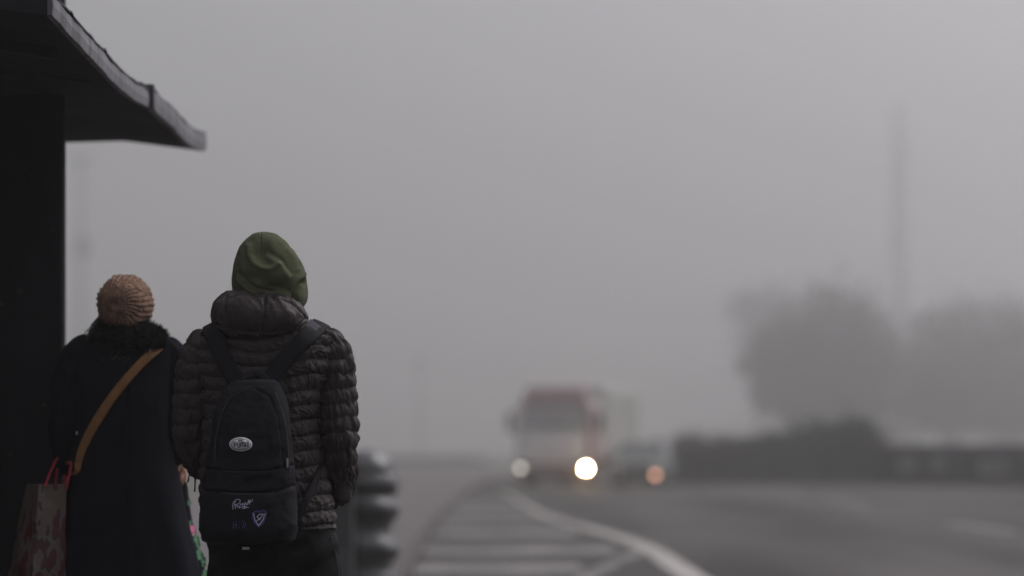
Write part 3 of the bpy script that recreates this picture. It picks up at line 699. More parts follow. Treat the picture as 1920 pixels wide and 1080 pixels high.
def decal_strokes(name, strokes, w, mt, lift=.004, parent=None):
    V, Fc = [], []
    for st in strokes:
        pts = [np.array(p, float) for p in st]
        # densify
        q = [pts[0]]
        for a, b in zip(pts[:-1], pts[1:]):
            n = max(1, int(np.hypot(*(b-a)) / 1.5))
            for i in range(1, n+1): q.append(a + (b-a)*i/n)
        o = len(V)
        for i, p in enumerate(q):
            t = q[min(i+1, len(q)-1)] - q[max(i-1, 0)]; t = t / (np.hypot(*t) + 1e-9); s_ = np.array([-t[1], t[0]]) * w / 2
            V.append(on_pack(*(p+s_), lift)); V.append(on_pack(*(p-s_), lift))
        for i in range(len(q)-1): Fc.append((o+2*i, o+2*i+1, o+2*i+3, o+2*i+2))
    ob = mk(name, V, Fc, mt, parent, smooth=False)
    m_ = ob.modifiers.new('thick', 'SOLIDIFY'); m_.thickness = .0006; m_.offset = 0
    return ob
# lettering PUMA: heavy rounded capitals drawn stroke by stroke
def letters():
    S = []; x0, y0, h, w, g = 439.0, 838.6, 9.2, 4.6, 6.35
    def st(k, pts): S.append([(x0 + g*k + u*w*(1.35 if k == 2 else 1) + (1.8 if k == 3 else 0), y0 - v*h) for u, v in pts])
    st(0, [(.1, 0), (.1, 1), (.75, 1), (.9, .85), (.9, .6), (.75, .45), (.1, .45)])
    st(1, [(.1, 1), (.1, .12), (.25, 0), (.75, 0), (.9, .12), (.9, 1)])
    st(2, [(.0, 0), (.0, .9), (.12, 1), (.5, 1), (.5, .2)]); st(2, [(.5, 1), (.9, 1), (1.0, .9), (1.0, 0)])
    st(3, [(.0, 0), (.12, .75), (.35, 1), (.72, 1), (.95, .75), (1.07, 0)]); st(3, [(.1, .30), (.97, .30)])
    return S
decal_strokes('lettering', letters(), 1.55, M['patch_black'], .0078, pk)
# small leaping-cat mark over the letters and line of tiny print below them
decal_strokes('cat_emblem', [[(446.5, 827.4), (449, 825.6), (452, 825.8), (454.5, 824.4)], [(449, 825.8), (447.6, 828.2)], [(453, 825.4), (455, 827.2)]], 1.2, M['patch_black'], .0078, pk)
decal_strokes('small_print', [[(443, 840.6), (460, 840.6)]], .8, M['patch_grey'], .0078, pk)
# signature scribble
decal_strokes('signature', [
    [(437, 955), (436, 949), (438, 941), (444, 936), (450, 937), (450, 942), (445, 946), (440, 947), (446, 949), (450, 954)],
    [(441, 939), (440, 948), (442, 954)],
    [(449, 949), (452, 944), (454, 948), (456, 943), (458, 948), (460, 942), (463, 947)], [(463, 947), (467, 937), (468, 946)], [(464, 943), (470, 941)],
    [(470, 938), (470, 942)], [(473, 936), (473, 940)],
    [(444, 950), (450, 951), (462, 949), (454, 954), (466, 951)]], 1.25, M['lilac_print'], .004, pk)
# shield print with a letter mark
decal_strokes('shield_emblem', [[(473.5, 961), (474, 972), (478, 981), (485, 988), (493, 981), (498, 971), (500, 960)], [(476, 961), (481, 958), (487, 960), (493, 957), (499, 959)]], 1.6, M['blue_print'], .0036, pk)
decal_strokes('shield_mark', [[(475.5, 962), (477.5, 974), (485, 985.5)], [(485, 985.5), (493, 975), (497.5, 962)], [(480, 977), (488, 972), (494, 964), (487, 964), (482, 969), (488, 975)]], 1.7, M['lilac_print'], .0045, pk)
decal_strokes('dark_blue_print', [[(437, 978), (438, 985), (436, 991)], [(443, 976), (442, 992)], [(439, 985), (446, 983)], [(449, 978), (449, 980)], [(449, 986), (449, 989)], [(455, 975), (457, 984), (454, 992)], [(459, 977), (461, 984), (458, 990)]], 1.1, M['blue_print'], .0036, pk)
# zips and piping
def zip_path(name, pts, w, mt, lift=.001):
    P3 = [on_pack(x, y, lift) for x, y in pts]; ribbon(name, P3, [(0, -1, .05)] * len(P3), w, .004, mt, pk, sub=5)
zip_path('pocket_zip', [(384, 919), (420, 925), (465, 927), (510, 925), (550, 913)], .007, M['piping'])
zip_path('pocket_piping', [(383, 877), (420, 883), (465, 885), (510, 883), (547, 874)], .004, M['piping'])
zip_path('panel_piping', [(402, 874), (404, 830), (413, 785), (428, 752), (450, 735), (480, 730)], .0035, M['piping'])
zip_path('main_zip', [(515, 735), (529, 775), (537, 820), (541, 868), (543, 900)], .007, M['piping'], .0)
p = on_pack(539, 868, .004); box('zip_pull', (.006, .003, .03), p - pk.location, M['chrome'], pk, bevel=.001)
# haul loop
hp = [WP(455, 719, DP), WP(458, 706, DP + .01), WP(476, 700, DP + .02), WP(494, 706, DP + .01), WP(498, 719, DP)]
ribbon('haul_loop', hp, [(0, -1, .3)] * 5, .022, .004, M['strap_black'], pk)
# shoulder straps: over the shoulders and down the chest
def on_back(px_, py_, lift=.012):
    z = WP(0, py_, DM - .13).z; x = WP(px_, 0, DM - .13).x
    return Vector((x, LJ.back(x, np.array(z)) - lift, z))
lst = [on_back(452, 727, .03), on_back(432, 695, .02), on_back(415, 660, .02), on_back(402, 632, .022), WP(396, 617, DM - .06), WP(396, 609, DM), WP(396, 613, DM + .06), WP(398, 625, DM + .125), WP(402, 690, DM + .175), WP(398, 780, DM + .17), WP(384, 870, DM + .10), WP(378, 930, DM - .04), WP(388, 975, DM - .14)]
lnm = [(0, -1, .2), (0, -1, .2), (0, -1, .3), (-.2, -1, .6), (-.45, -.6, 1), (-.5, 0, 1), (-.4, .5, 1), (0, 1, .3), (0, 1, 0), (-.2, 1, 0), (-1, .8, 0), (-1, 0, 0), (-1, -.6, 0)]
ribbon('shoulder_strap', lst, lnm, [.046, .058, .062, .064, .064, .064, .062, .062, .06, .05, .026, .026, .026], .012, M['strap_black'], pk)
rst = [on_back(496, 730, .03), on_back(518, 697, .02), on_back(546, 662, .02), on_back(573, 634, .022), WP(592, 616, DM - .06), WP(602, 607, DM), WP(604, 611, DM + .06), WP(604, 625, DM + .125), WP(596, 690, DM + .175), WP(598, 780, DM + .17), WP(606, 860, DM + .09), WP(600, 880, DM - .06), WP(578, 930, DM - .155), WP(552, 985, DM - .19)]
rnm = [(0, -1, .2), (0, -1, .2), (0, -1, .3), (.2, -1, .6), (.4, -.6, 1), (.5, 0, 1), (.4, .5, 1), (0, 1, .3), (0, 1, 0), (.2, 1, 0), (1, .8, 0), (1, -.6, 0), (.3, -1, 0), (.1, -1, 0)]
ribbon('shoulder_strap', rst, rnm, [.046, .058, .062, .064, .064, .064, .062, .062, .06, .05, .026, .026, .026, .026], .012, M['strap_black'], pk)
# grey label sewn on the right strap
tp = WP(587, 609, DM - .105)
box('strap_label', (.040, .003, .020), tp - pk.location, M['tag_grey'], pk, bevel=.0008, rot=Matrix.Rotation(.62, 3, 'Y') @ Matrix.Rotation(.6, 3, 'X') if False else Matrix.Rotation(.72, 3, 'Y'))
# webbing tail hanging beside the left sleeve
tubes('cord', [([WP(364, 880, DM + .02), WP(366, 900, DM), WP(365, 922, DM)], [.003, .003, .003]), ([WP(356, 885, DM + .05), WP(352, 905, DM + .05)], [.002, .002])], M['strap_black'], pk)

# ------------------------------------------------------------ the woman
DW = 9.0
wom = empty('person', (WP(238, 0, DW).x, DW, 0)); WCX = wom.location.x
tag(wom, 'person seen from behind in brown knitted beanie and long navy coat with black fur collar', 'person')
LC = Loft([(618, 205, 282, .05), (626, 190, 300, .075), (634, 174, 316, .09), (644, 157, 328, .105), (658, 146, 334, .118), (690, 142, 332, .130), (740, 142, 330, .138), (800, 140, 328, .138), (860, 134, 332, .142), (920, 126, 341, .15),
           (1000, 120, 358, .165), (1080, 112, 374, .18), (1180, 105, 388, .195), (1280, 98, 398, .205), (1285, 104, 392, .20)], DW, 0, 2.2)
P = LC.grid(260, 300); Nn = grid_normals(P); th_ = np.arctan2(P[..., 1] - DW, P[..., 0] - WCX)
fold = np.clip((1.0 - P[..., 2]) / .7, 0, 1)
d = .004 * fbm(P[..., 0] * 9, P[..., 1] * 9, P[..., 2] * 5, 3) + fold * .012 * np.sin(th_ * 9 + 1.5 * vnoise(P[..., 0] * 3, 0, P[..., 2] * 3)) - .006 * seg_groove(*topx(P), [(238, 690), (236, 900), (238, 1200)], 3) * (P[..., 1] < DW)
sg = 1 if np.mean((Nn * (P - P.mean(axis=1, keepdims=True))).sum(-1)) > 0 else -1
coat = grid_obj('coat', P + sg * Nn * d[..., None], M['navy'], wom)
wp = lambda px_, py_, y: WP(px_, py_, DW) + Vector((0, y, 0))
sleeve('sleeve', [wp(175, 646, 0), wp(155, 662, 0), wp(138, 695, 0), wp(130, 750, -.01), wp(124, 800, -.01), wp(122, 830, .01), wp(124, 862, .04), wp(126, 880, .06)], [.05, .062, .068, .070, .066, .062, .055, .053], M['navy'], wom, amp=0, base=0, wr_amp=.003, R=90, N=60)
sleeve('sleeve', [wp(305, 648, 0), wp(320, 664, 0), wp(325, 700, 0), wp(322, 760, 0), wp(322, 810, 0), wp(326, 850, .02), wp(330, 866, .03)], [.05, .058, .060, .060, .058, .052, .050], M['navy'], wom, amp=0, base=0, wr_amp=.003, R=90, N=60)
Jw, Lw = skeleton(DW, WCX, 1.63, {'l': [wp(165, 665, 0), wp(124, 795, .0), wp(124, 872, .05)], 'r': [wp(308, 668, 0), wp(322, 800, 0), wp(337, 858, .03)]},
                  {'l': ((-.10, .15, -1), (1, .3, 0), (0, 1, 0), .75, .85), 'r': ((.10, .0, -1), (-1, .2, 0), (0, -1, 0), .6, .85)}, sh_=.16, thick=.8)
human_body('body', Jw, Lw, (WCX, DW + .02, 1.585), (.070, .088, .108), .1, wom, M['skin'])
# boots below the coat
for s in (-1, 1):
    sh_o = shoe(wom, WCX + s * .095, DW, 0)
    sleeve('boot_shaft', [Vector((WCX + s * .09, DW, .36)), Vector((WCX + s * .09, DW, .22)), Vector((WCX + s * .092, DW - .005, .09))], [.06, .055, .047], M['shoe'], wom, amp=0, base=0, wr_amp=.001, R=20, N=30)
# fur collar: soft core plus many short strands
LF = Loft([(600, 222, 262, .03), (608, 196, 292, .07), (616, 184, 306, .10), (628, 178, 311, .125), (642, 170, 316, .135), (654, 172, 316, .13), (664, 190, 300, .11), (668, 215, 275, .08)], DW, -.01, 2.4)
P = LF.grid(60, 140); Nn = grid_normals(P); sg = 1 if np.mean((Nn * (P - P.mean(axis=1, keepdims=True))).sum(-1)) > 0 else -1
d = .010 * fbm(P[..., 0] * 22, P[..., 1] * 22, P[..., 2] * 22, 3) - .008; P = P + sg * Nn * d[..., None]
fur = grid_obj('fur_collar', P, M['fur'], wom)
def strands(name, P, Nn, n, ln, w, mt, parent, zdrop=.4):
    Pf = P.reshape(-1, 3); Nf = Nn.reshape(-1, 3); V, Fc = [], []
    for i in rng.integers(0, len(Pf), n):
        p = Vector(Pf[i]); nn = Vector(Nf[i]); r = Vector(rng.normal(0, .45, 3)); dd = (nn + r + Vector((0, 0, -zdrop))).normalized()
        s_ = dd.cross(Vector(rng.normal(0, 1, 3))).normalized() * w; L_ = ln * (.5 + rng.random()); o = len(V)
        m_ = p + dd * L_ * .6 + Vector(rng.normal(0, .1, 3)) * L_; e = p + dd * L_ + Vector((0, 0, -zdrop * L_ * .4))
        V += [p - s_, p + s_, m_ + s_ * .7, m_ - s_ * .7, e]; Fc += [(o, o+1, o+2, o+3), (o+3, o+2, o+4)]
    return mk(name, V, Fc, mt, parent, smooth=False)
st = strands('fur_pile', P, sg * Nn, 9000, .020, .0011, M['fur'], wom); st['kind'] = 'stuff'
# dark hair showing left of the collar
hl = []
for i in range(60):
    a = rng.random(); x = 190 + 14 * a; y = 585 + 14 * rng.random()
    hl.append(([wp(x, y, -.02), wp(x - 8 - 8 * rng.random(), y + 20, -.04), wp(x - 16 - 12 * rng.random(), y + 34 + 14 * rng.random(), -.05), wp(x - 22 - 6 * rng.random(), y + 52 + 10 * rng.random(), -.05)], [.0016, .0016, .0014, .0008]))
for i in range(40):
    x = 268 + 14 * rng.random(); y = 590 + 14 * rng.random()
    hl.append(([wp(x, y, -.02), wp(x + 5, y + 20, -.03), wp(x + 8, y + 34, -.04)], [.0016, .0014, .0008]))
hair = tubes('hair', hl, M['hair'], wom, seg=5); hair['kind'] = 'stuff'
# knitted beanie: ribs run to the crown, which faces back at the camera
cc = np.array(WP(235, 572, DW)) + np.array([0, -.005, 0]); pole = Vector((-.20, -1, -.03)).normalized()
ax2 = pole.cross(Vector((0, 0, 1))).normalized(); ax3 = ax2.cross(pole)
R_, N_ = 150, 420
ph = np.linspace(.004, 1.95, R_)[:, None]; th = np.linspace(0, 2*np.pi, N_, endpoint=False)[None]
Dv = np.cos(ph)[..., None] * np.array(pole) + (np.sin(ph) * np.cos(th))[..., None] * np.array(ax2) + (np.sin(ph) * np.sin(th))[..., None] * np.array(ax3)
sc_ = np.array([.103, .118, .114]); base_ = 1 / np.sqrt(((Dv / sc_) ** 2).sum(-1))
tw = th + .03 * np.sin(ph * 5) + .03 * vnoise(ph * 6, th * 3 * 0, 1)
rib = np.abs(np.cos(tw * 15)) ** .8; cable = np.sin(ph * 26 + np.floor(tw * 15 / np.pi) * 2.4 + 2.6 * np.cos(tw * 30)) + vnoise(ph * 8, np.cos(th) * 5, np.sin(th) * 5)
near = np.clip(ph / .35, 0, 1)
dsp = (.0055 * rib * near + .0010 * cable * near * rib + .003 * fbm(Dv[..., 0] * 9, Dv[..., 1] * 9, Dv[..., 2] * 9, 3)) - .010 * np.exp(-(ph / .10) ** 2) - .004
dsp += .004 * fbm(Dv[..., 0] * 3, Dv[..., 1] * 3, Dv[..., 2] * 3, 2)
P = cc + Dv * (base_ + dsp)[..., None]
grid_obj('beanie', P, M['knit'], wom, caps=True)
# faint stitched mark between the shoulders
V, Fc = [], []
def on_coat(px_, py_, lift): 
    x = WP(px_, 0, DW - .13).x; z = WP(0, py_, DW - .13).z; return Vector((x, LC.back(x, np.array(z)) - lift, z))
stp = []
for (a, b) in [((208, 668), (212, 676)), ((214, 676), (217, 666)), ((220, 668), (226, 676)), ((229, 672), (236, 670)), ((240, 676), (243, 668)), ((192, 674), (195, 678))]:
    stp.append(([on_coat(*a, .008), on_coat(*b, .008)], [.0018, .0018]))
for q_ in stp: tubes('stitched_mark', [q_], M['piping'], wom, seg=5)

# tan strap bag
cb = empty('crossbody_bag', (WCX - .15, DW - .1, .95))
tag(cb, 'tan leather strap of a small bag slung diagonally across the navy coat', 'shoulder bag')
spts = [(296, 656), (283, 662), (262, 684), (238, 712), (212, 745), (188, 780), (168, 812), (153, 842), (145, 868), (141, 884)]
P3 = [on_coat(a, b, .010) for a, b in spts]
top = [WP(303, 648, DW + .02), WP(300, 652, DW - .07)]
front = [WP(126, 900, DW - .01), WP(126, 912, DW + .10)]
allp = [WP(296, 660, DW + .13)] + top + P3[1:] + front
nrm = [(0, 1, .5), (0, 0, 1), (0, -.7, 1)] + [(0, -1, .1)] * (len(P3) - 1) + [(-1, -.6, 0), (-1, .3, 0)]
ribbon('strap', allp, nrm, [.034] * 7 + [.036, .034, .031, .027, .021, .012, .010], .004, M['tan'], cb, sub=6)
box('bag', (.10, .07, .18), Vector(WP(150, 985, DW + .10)) - cb.location + Vector((-.03, .06, 0)), M['tan'], cb, bevel=.015)
# buckle on the strap near the shoulder
p = on_coat(281, 662, .016); box('buckle', (.006, .004, .036), p - cb.location, M['black_plastic'], cb, bevel=.001, rot=Matrix.Rotation(.1, 3, 'Y'))
p = WP(144, 812, DW - .16)
box('button', (.006, .004, .012), p - cb.location, M['chrome'], cb, bevel=.001)

# shopping bag with red handles
DS = 8.92
sb_o = empty('shopping_bag', (WP(75, 0, DS).x, DS, .49), math.radians(0))
tag(sb_o, 'rose printed carrier bag with red handles hanging from the hand beside the column', 'shopping bag')
A = {}
zt, zb = WP(0, 908, DS).z - .49, 0.0
def Lx(px_): return WP(px_, 0, DS).x - sb_o.location.x
top_ring = [(Lx(44), .06), (Lx(80), -.07), (Lx(126), -.03), (Lx(96), .10)]
bot_ring = [(Lx(-4), .07), (Lx(66), -.10), (Lx(128), -.05), (Lx(70), .12)]
V, Fc = [], []
K, NZ = 12, 16
for j in range(NZ + 1):
    f = j / NZ; ring = []
    for a in range(4):
        for k in range(K):
            t = k / K
            p0 = Vector((bot_ring[a][0]*(1-f) + top_ring[a][0]*f, bot_ring[a][1]*(1-f) + top_ring[a][1]*f)); b_ = (a+1) % 4
            p1 = Vector((bot_ring[b_][0]*(1-f) + top_ring[b_][0]*f, bot_ring[b_][1]*(1-f) + top_ring[b_][1]*f))
            q = p0.lerp(p1, t); bulge = .012 * math.sin(math.pi * t) * math.sin(math.pi * min(1, f * 1.1)); c0 = Vector((sum(r[0] for r in bot_ring)/4, sum(r[1] for r in bot_ring)/4))
            q = q + (q - c0).normalized() * (bulge + .005 * float(fbm(q.x * 14, q.y * 14, f * 6, 2)))
            ring.append((q.x, q.y, f * zt - (.010 if a in (0,) else 0) * f * 0))
    V += ring
n = 4 * K
for j in range(NZ):
    for k in range(n): Fc.append((j*n+k, j*n+(k+1) % n, (j+1)*n+(k+1) % n, (j+1)*n+k))
Fc.append(tuple(range(n))[::-1])
bgm = mk('bag_body', V, Fc, M['roses'], sb_o, smooth=False, world=False)
md = bgm.modifiers.new('thick', 'SOLIDIFY'); md.thickness = .002
hand_w = WP(118, 868, DW + .05)
for (ax_, dy) in [(82, -.07), (122, -.03), (104, .09)]:
    pass
ribbon('handle', [WP(84, 913, DS - .075), WP(93, 888, DS - .02), WP(108, 858, DS + .06), WP(113, 853, DS + .11), WP(122, 868, DS + .08), WP(133, 860 + 10, DS - .02), WP(124, 918, DS - .04)], [(-.2, -1, 0)] * 7, .010, .004, M['red_cord'], sb_o)
ribbon('handle', [WP(103, 914, DS + .09), WP(106, 890, DS + .09), WP(112, 862, DS + .09), WP(117, 856, DS + .10), WP(122, 880, DS + .10), WP(120, 914, DS + .06)], [(-.2, -1, 0)] * 6, .010, .004, M['red_cord'], sb_o)

# dark tote with flower print beyond the coat's right side
DF = 9.12
fb = empty('tote_bag', (WP(350, 0, DF).x, DF, .42))
tag(fb, 'black tote with green leaves and pink rose print between the navy coat and backpack', 'tote bag')
LTt = Loft([(893, 330, 345, .012), (905, 322, 350, .028), (930, 312, 353, .04), (960, 306, 358, .05), (1000, 300, 366, .06), (1040, 296, 377, .065), (1080, 292, 387, .07), (1130, 290, 397, .07), (1165, 292, 398, .06), (1170, 300, 390, .045)], DF, 0, 2.6)
P = LTt.grid(80, 80); Nn = grid_normals(P); sgn_ = 1 if np.mean((Nn * (P - P.mean(axis=1, keepdims=True))).sum(-1)) > 0 else -1
P = P + sgn_ * Nn * (.003 * fbm(P[..., 0] * 20, P[..., 1] * 20, P[..., 2] * 12, 3))[..., None]
grid_obj('bag_body', P, M['navy'], fb)
def on_tote(px_, py_, lift=.006):
    z = WP(0, py_, DF - .04).z; x = WP(px_, 0, DF - .04).x; return Vector((x, LTt.back(x, np.array(z)) - lift, z))
def blob(cx0, cy0, rx, ry, rot, name, mt, lift=.006):
    V = []
    N = 14
    for k in range(N):
        a = 2*math.pi*k/N; r = 1 + .25 * math.sin(5 * a + cx0); u, v = rx*r*math.cos(a), ry*r*math.sin(a)
        V.append(on_tote(cx0 + u*math.cos(rot) - v*math.sin(rot), cy0 + u*math.sin(rot) + v*math.cos(rot), lift))
    o = mk(name, V, [tuple(range(N))], mt, fb, smooth=False); m_ = o.modifiers.new('thick', 'SOLIDIFY'); m_.thickness = .001
for (x, y, rx, ry, ro) in [(354, 943, 2.5, 6, 0), (349, 988, 9, 4.5, .3), (355, 982, 4, 6, .5), (369, 1014, 4, 13, -.25), (374, 1040, 4.5, 12, -.2), (381, 1052, 4, 12, -.15), (384, 1078, 4, 9, 0), (360, 1004, 4, 5, 0), (345, 1030, 5, 5, 0)]:
    blob(x - 1, y, rx, ry, ro, 'printed_leaf', M['green_leaf_print'])
for (x, y, rx, ry) in [(360, 991, 5, 6.5), (362, 998, 5, 5), (353, 899, 2, 4)]:
    blob(x - 1, y, rx, ry, .3, 'printed_rose', M['pink_print'], .0085)
tubes('bag_handle', [([WP(335, 897, DF), WP(338, 870, DF - .02), WP(343, 858, DF - .04), WP(349, 872, DF - .02), WP(347, 897, DF)], [.005] * 5)], M['navy'], fb)

# ------------------------------------------------------------ litter bin
DB = 19.6
bx, by = -1.205, DB
bn = empty('litter_bin', (bx, by, 0)); tag(bn, 'glossy dark round litter bin with bulging rings standing near the kerb', 'litter bin')
prof = [(.20, 0), (.255, .005), (.262, .03), (.235, .055), (.225, .10), (.232, .16), (.275, .20), (.292, .25), (.285, .30), (.250, .345), (.228, .38), (.226, .45), (.245, .50), (.285, .54), (.296, .585), (.282, .64), (.250, .67), (.230, .70)]
def slump(o):                       # battered, out-of-round shells
    for v in o.data.vertices:
        a = math.atan2(v.co.y, v.co.x); k = 1 + .05 * float(vnoise(math.cos(a) * 2 + 9, math.sin(a) * 2, v.co.z * 5)) + .02 * float(vnoise(math.cos(a) * 5, math.sin(a) * 5, v.co.z * 14))
        v.co.x *= k; v.co.y *= k
        if v.co.z > .1: v.co.z += .028 * math.cos(a + .5 + 2.2 * float(vnoise(0, 0, v.co.z * 3))) * min(1, math.hypot(v.co.x, v.co.y) / .25)
slump(lathe('bin_body', prof, M['bin'], bn, 56))
slump(lathe('rim_ring', [(.225, .695), (.262, .70), (.284, .74), (.286, .79), (.270, .84), (.25, .85), (.20, .852)], M['bin'], bn, 56))
slump(lathe('lid', [(.250, .845), (.252, .88), (.235, .94), (.20, 1.0), (.14, 1.045), (.07, 1.065), (.01, 1.07)], M['bin'], bn, 56))
box('deposit_flap', (.22, .02, .09), (0, -.242, .90), M['black_plastic'], bn, bevel=.006)
# square post beside it
gp = tag(box('service_post', (.17, .17, 1.0), (-1.33, 19.0, .5), M['bin'], None, bevel=.02), 'plain dark square post half hidden behind the puffer jacket', 'post')

# ------------------------------------------------------------ truck
tk = empty('truck', (1.34, 78, -.10), math.radians(-12.6))
tk.location.x = (1040 - 960) * 78 / F
tag(tk, 'red and white cargo truck with one bright headlight coming through the fog', 'truck')
W2 = 1.22
def tbox(n, size, loc, mt, **k): return box(n, size, loc, M[mt], tk, **k)
cab = tbox('cab', (2.42, 1.9, 2.05), (0, .95, 1.72), 'white_paint', bevel=.10, seg=3, taper=(.94, .92, .05))
tbox('roof_visor', (2.3, .55, .70), (.0, .30, 2.90), 'red_paint', bevel=.12, seg=3, taper=(.88, .6, .08))
tbox('windscreen', (2.02, .05, .66), (0, .035, 2.20), 'glass', bevel=.02, rot=Matrix.Rotation(-.06, 3, 'X'))
tbox('side_panel', (.06, 1.8, 1.9), (1.20, .95, 1.72), 'red_paint', bevel=.02, rot=Matrix.Rotation(-.035, 3, 'Y'))
tbox('side_panel', (.06, 1.8, 1.9), (-1.20, .95, 1.72), 'red_paint', bevel=.02, rot=Matrix.Rotation(.035, 3, 'Y'))
tbox('corner_pillar', (.16, .12, 1.7), (1.13, .0, 1.75), 'red_paint', bevel=.03)
for k in range(5): tbox('grille_slat', (1.5, .04, .07), (0, -.02, 1.02 + .12 * k), 'white_paint', bevel=.01)
tbox('grille_surround', (1.7, .03, .66), (0, -.005, 1.25), 'black_plastic' if False else 'white_paint', bevel=.01)
tbox('bumper', (2.44, .24, .36), (0, -.05, .42), 'red_paint', bevel=.06)
tbox('bumper_guard', (1.5, .06, .20), (0, -.19, .36), 'black_plastic', bevel=.02)
for s in (-1, 1):
    m_ = tbox('mirror', (.22, .10, .62), (s * 1.46, .0, 2.05), 'black_plastic', bevel=.03)
    b = tubes('mirror_arm', [([Vector((s * 1.18, .1, 2.45)), Vector((s * 1.46, .02, 2.40)), Vector((s * 1.46, .02, 1.75)), Vector((s * 1.18, .1, 1.65))], [.02] * 4)], M['black_plastic'], tk, world=False)
for s, mt in ((-1, 'lamp_dim'), (1, 'lamp_on')):
    tbox('headlight_housing', (.36, .06, .26), (s * 1.07, -.185, .58), 'black_plastic', bevel=.03)
    lathe('headlight', [(.075, 0), (.08, -.02), (.06, -.035), (.02, -.04)], M[mt], tk, 24, (s * 1.07, -.215, .58), axis='y')
tbox('cargo_body', (2.5, 6.6, 2.45), (0, 5.5, 2.05), 'cargo', bevel=.08)
for k in range(7): tbox('cargo_rib', (.03, .08, 2.2), (1.262, 2.6 + k * .97, 2.05), 'mast', bevel=.005)
tbox('chassis', (1.0, 8.4, .26), (0, 4.4, .72), 'black_plastic', bevel=.02)
tbox('side_guard', (.05, 3.2, .35), (1.18, 4.6, .62), 'red_paint', bevel=.01)
for (x, y) in [(-1.0, 1.0), (1.0, 1.0), (-1.0, 6.6), (1.0, 6.6), (-1.0, 7.8), (1.0, 7.8)]:
    wh = empty('wheel', (x, y, .5)); wh.parent = tk
    lathe('tyre', [(.30, -.15), (.46, -.15), (.50, -.11), (.50, .11), (.46, .15), (.30, .15)], M['rubber'], wh, 32, axis='x')
    lathe('rim', [(.05, -.12), (.28, -.13), (.31, -.15), (.31, .15), (.28, .13), (.05, .12)], M['rim'], wh, 24, axis='x')
for s in (-1, 1): tubes('wiper', [([Vector((s * .1 - .3, -.02, 1.86)), Vector((s * .1 + .35, .0, 2.05))], [.012, .012])], M['black_plastic'], tk, world=False)

# ------------------------------------------------------------ car behind the truck
cr = empty('car', (0, 80, -.10), math.radians(-9)); cr.location.x = (1207 - 960) * 80 / F
tag(cr, 'grey car behind the truck with one small orange fog lamp lit', 'car')
def car_section():
    prof = [(-2.1, .32), (-2.12, .62), (-1.95, .80), (-1.2, .92), (-.55, 1.40), (-.1, 1.47), (.75, 1.45), (1.45, 1.02), (2.05, .95), (2.12, .6), (2.08, .32)]
    Xs = [(-.86, .92), (-.84, .99), (-.6, 1.0), (.6, 1.0), (.84, .99), (.86, .92)]
    V, Fc = [], []
    for (x, f) in Xs:
        for (y, z) in prof:
            xx = x * (1 - .22 * max(0, (z - .95)) / .5)
            V.append((xx, y * (1 if abs(x) < .8 else .985), z if z < .5 else .5 + (z - .5) * f))
    m_ = len(prof)
    for i in range(len(Xs) - 1):
        for k in range(m_): Fc.append((i*m_+k, i*m_+(k+1) % m_, (i+1)*m_+(k+1) % m_, (i+1)*m_+k))
    Fc.append(tuple(range(m_))[::-1]); Fc.append(tuple((len(Xs)-1)*m_+k for k in range(m_)))
    return V, Fc
V, Fc = car_section(); mk('body', V, Fc, M['car_paint'], cr, smooth=False, world=False)
M['car_glass'] = mat('dull_car_glass', (.13, .135, .14), .6, spec=.2)
box('windscreen', (1.28, .02, .66), (0, -.895, 1.175), M['car_glass'], cr, bevel=.005, rot=Matrix.Rotation(-.92, 3, 'X'))
box('grille', (.8, .03, .14), (0, -2.13, .60), M['black_plastic'], cr, bevel=.01)
for s in (-1, 1):
    box('headlight', (.34, .06, .14), (s * .62, -2.09, .68), M['eye'], cr, bevel=.03)
    box('side_window', (.02, 1.7, .34), (s * .79, .2, 1.16), M['glass'], cr, bevel=.008, rot=Matrix.Rotation(-s * .2, 3, 'Y'))
    box('mirror', (.18, .1, .12), (s * .95, -.6, 1.0), M['car_paint'], cr, bevel=.03)
    for y in (-1.35, 1.3):
        wh = empty('wheel', (s * .78, y, .31)); wh.parent = cr
        lathe('tyre', [(.2, -.1), (.29, -.1), (.31, -.07), (.31, .07), (.29, .1), (.2, .1)], M['rubber'], wh, 28, axis='x')
        lathe('rim', [(.03, -.08), (.19, -.08), (.21, -.1), (.21, .1), (.19, .08), (.03, .08)], M['rim'], wh, 20, axis='x')
lathe('fog_lamp', [(.085, 0), (.09, -.02), (.06, -.035), (.01, -.04)], M['fog_lamp'], cr, 20, (.60, -2.13, .36), axis='y')
lathe('fog_lamp', [(.085, 0), (.09, -.02), (.06, -.035), (.01, -.04)], M['eye'], cr, 20, (-.60, -2.13, .36), axis='y')

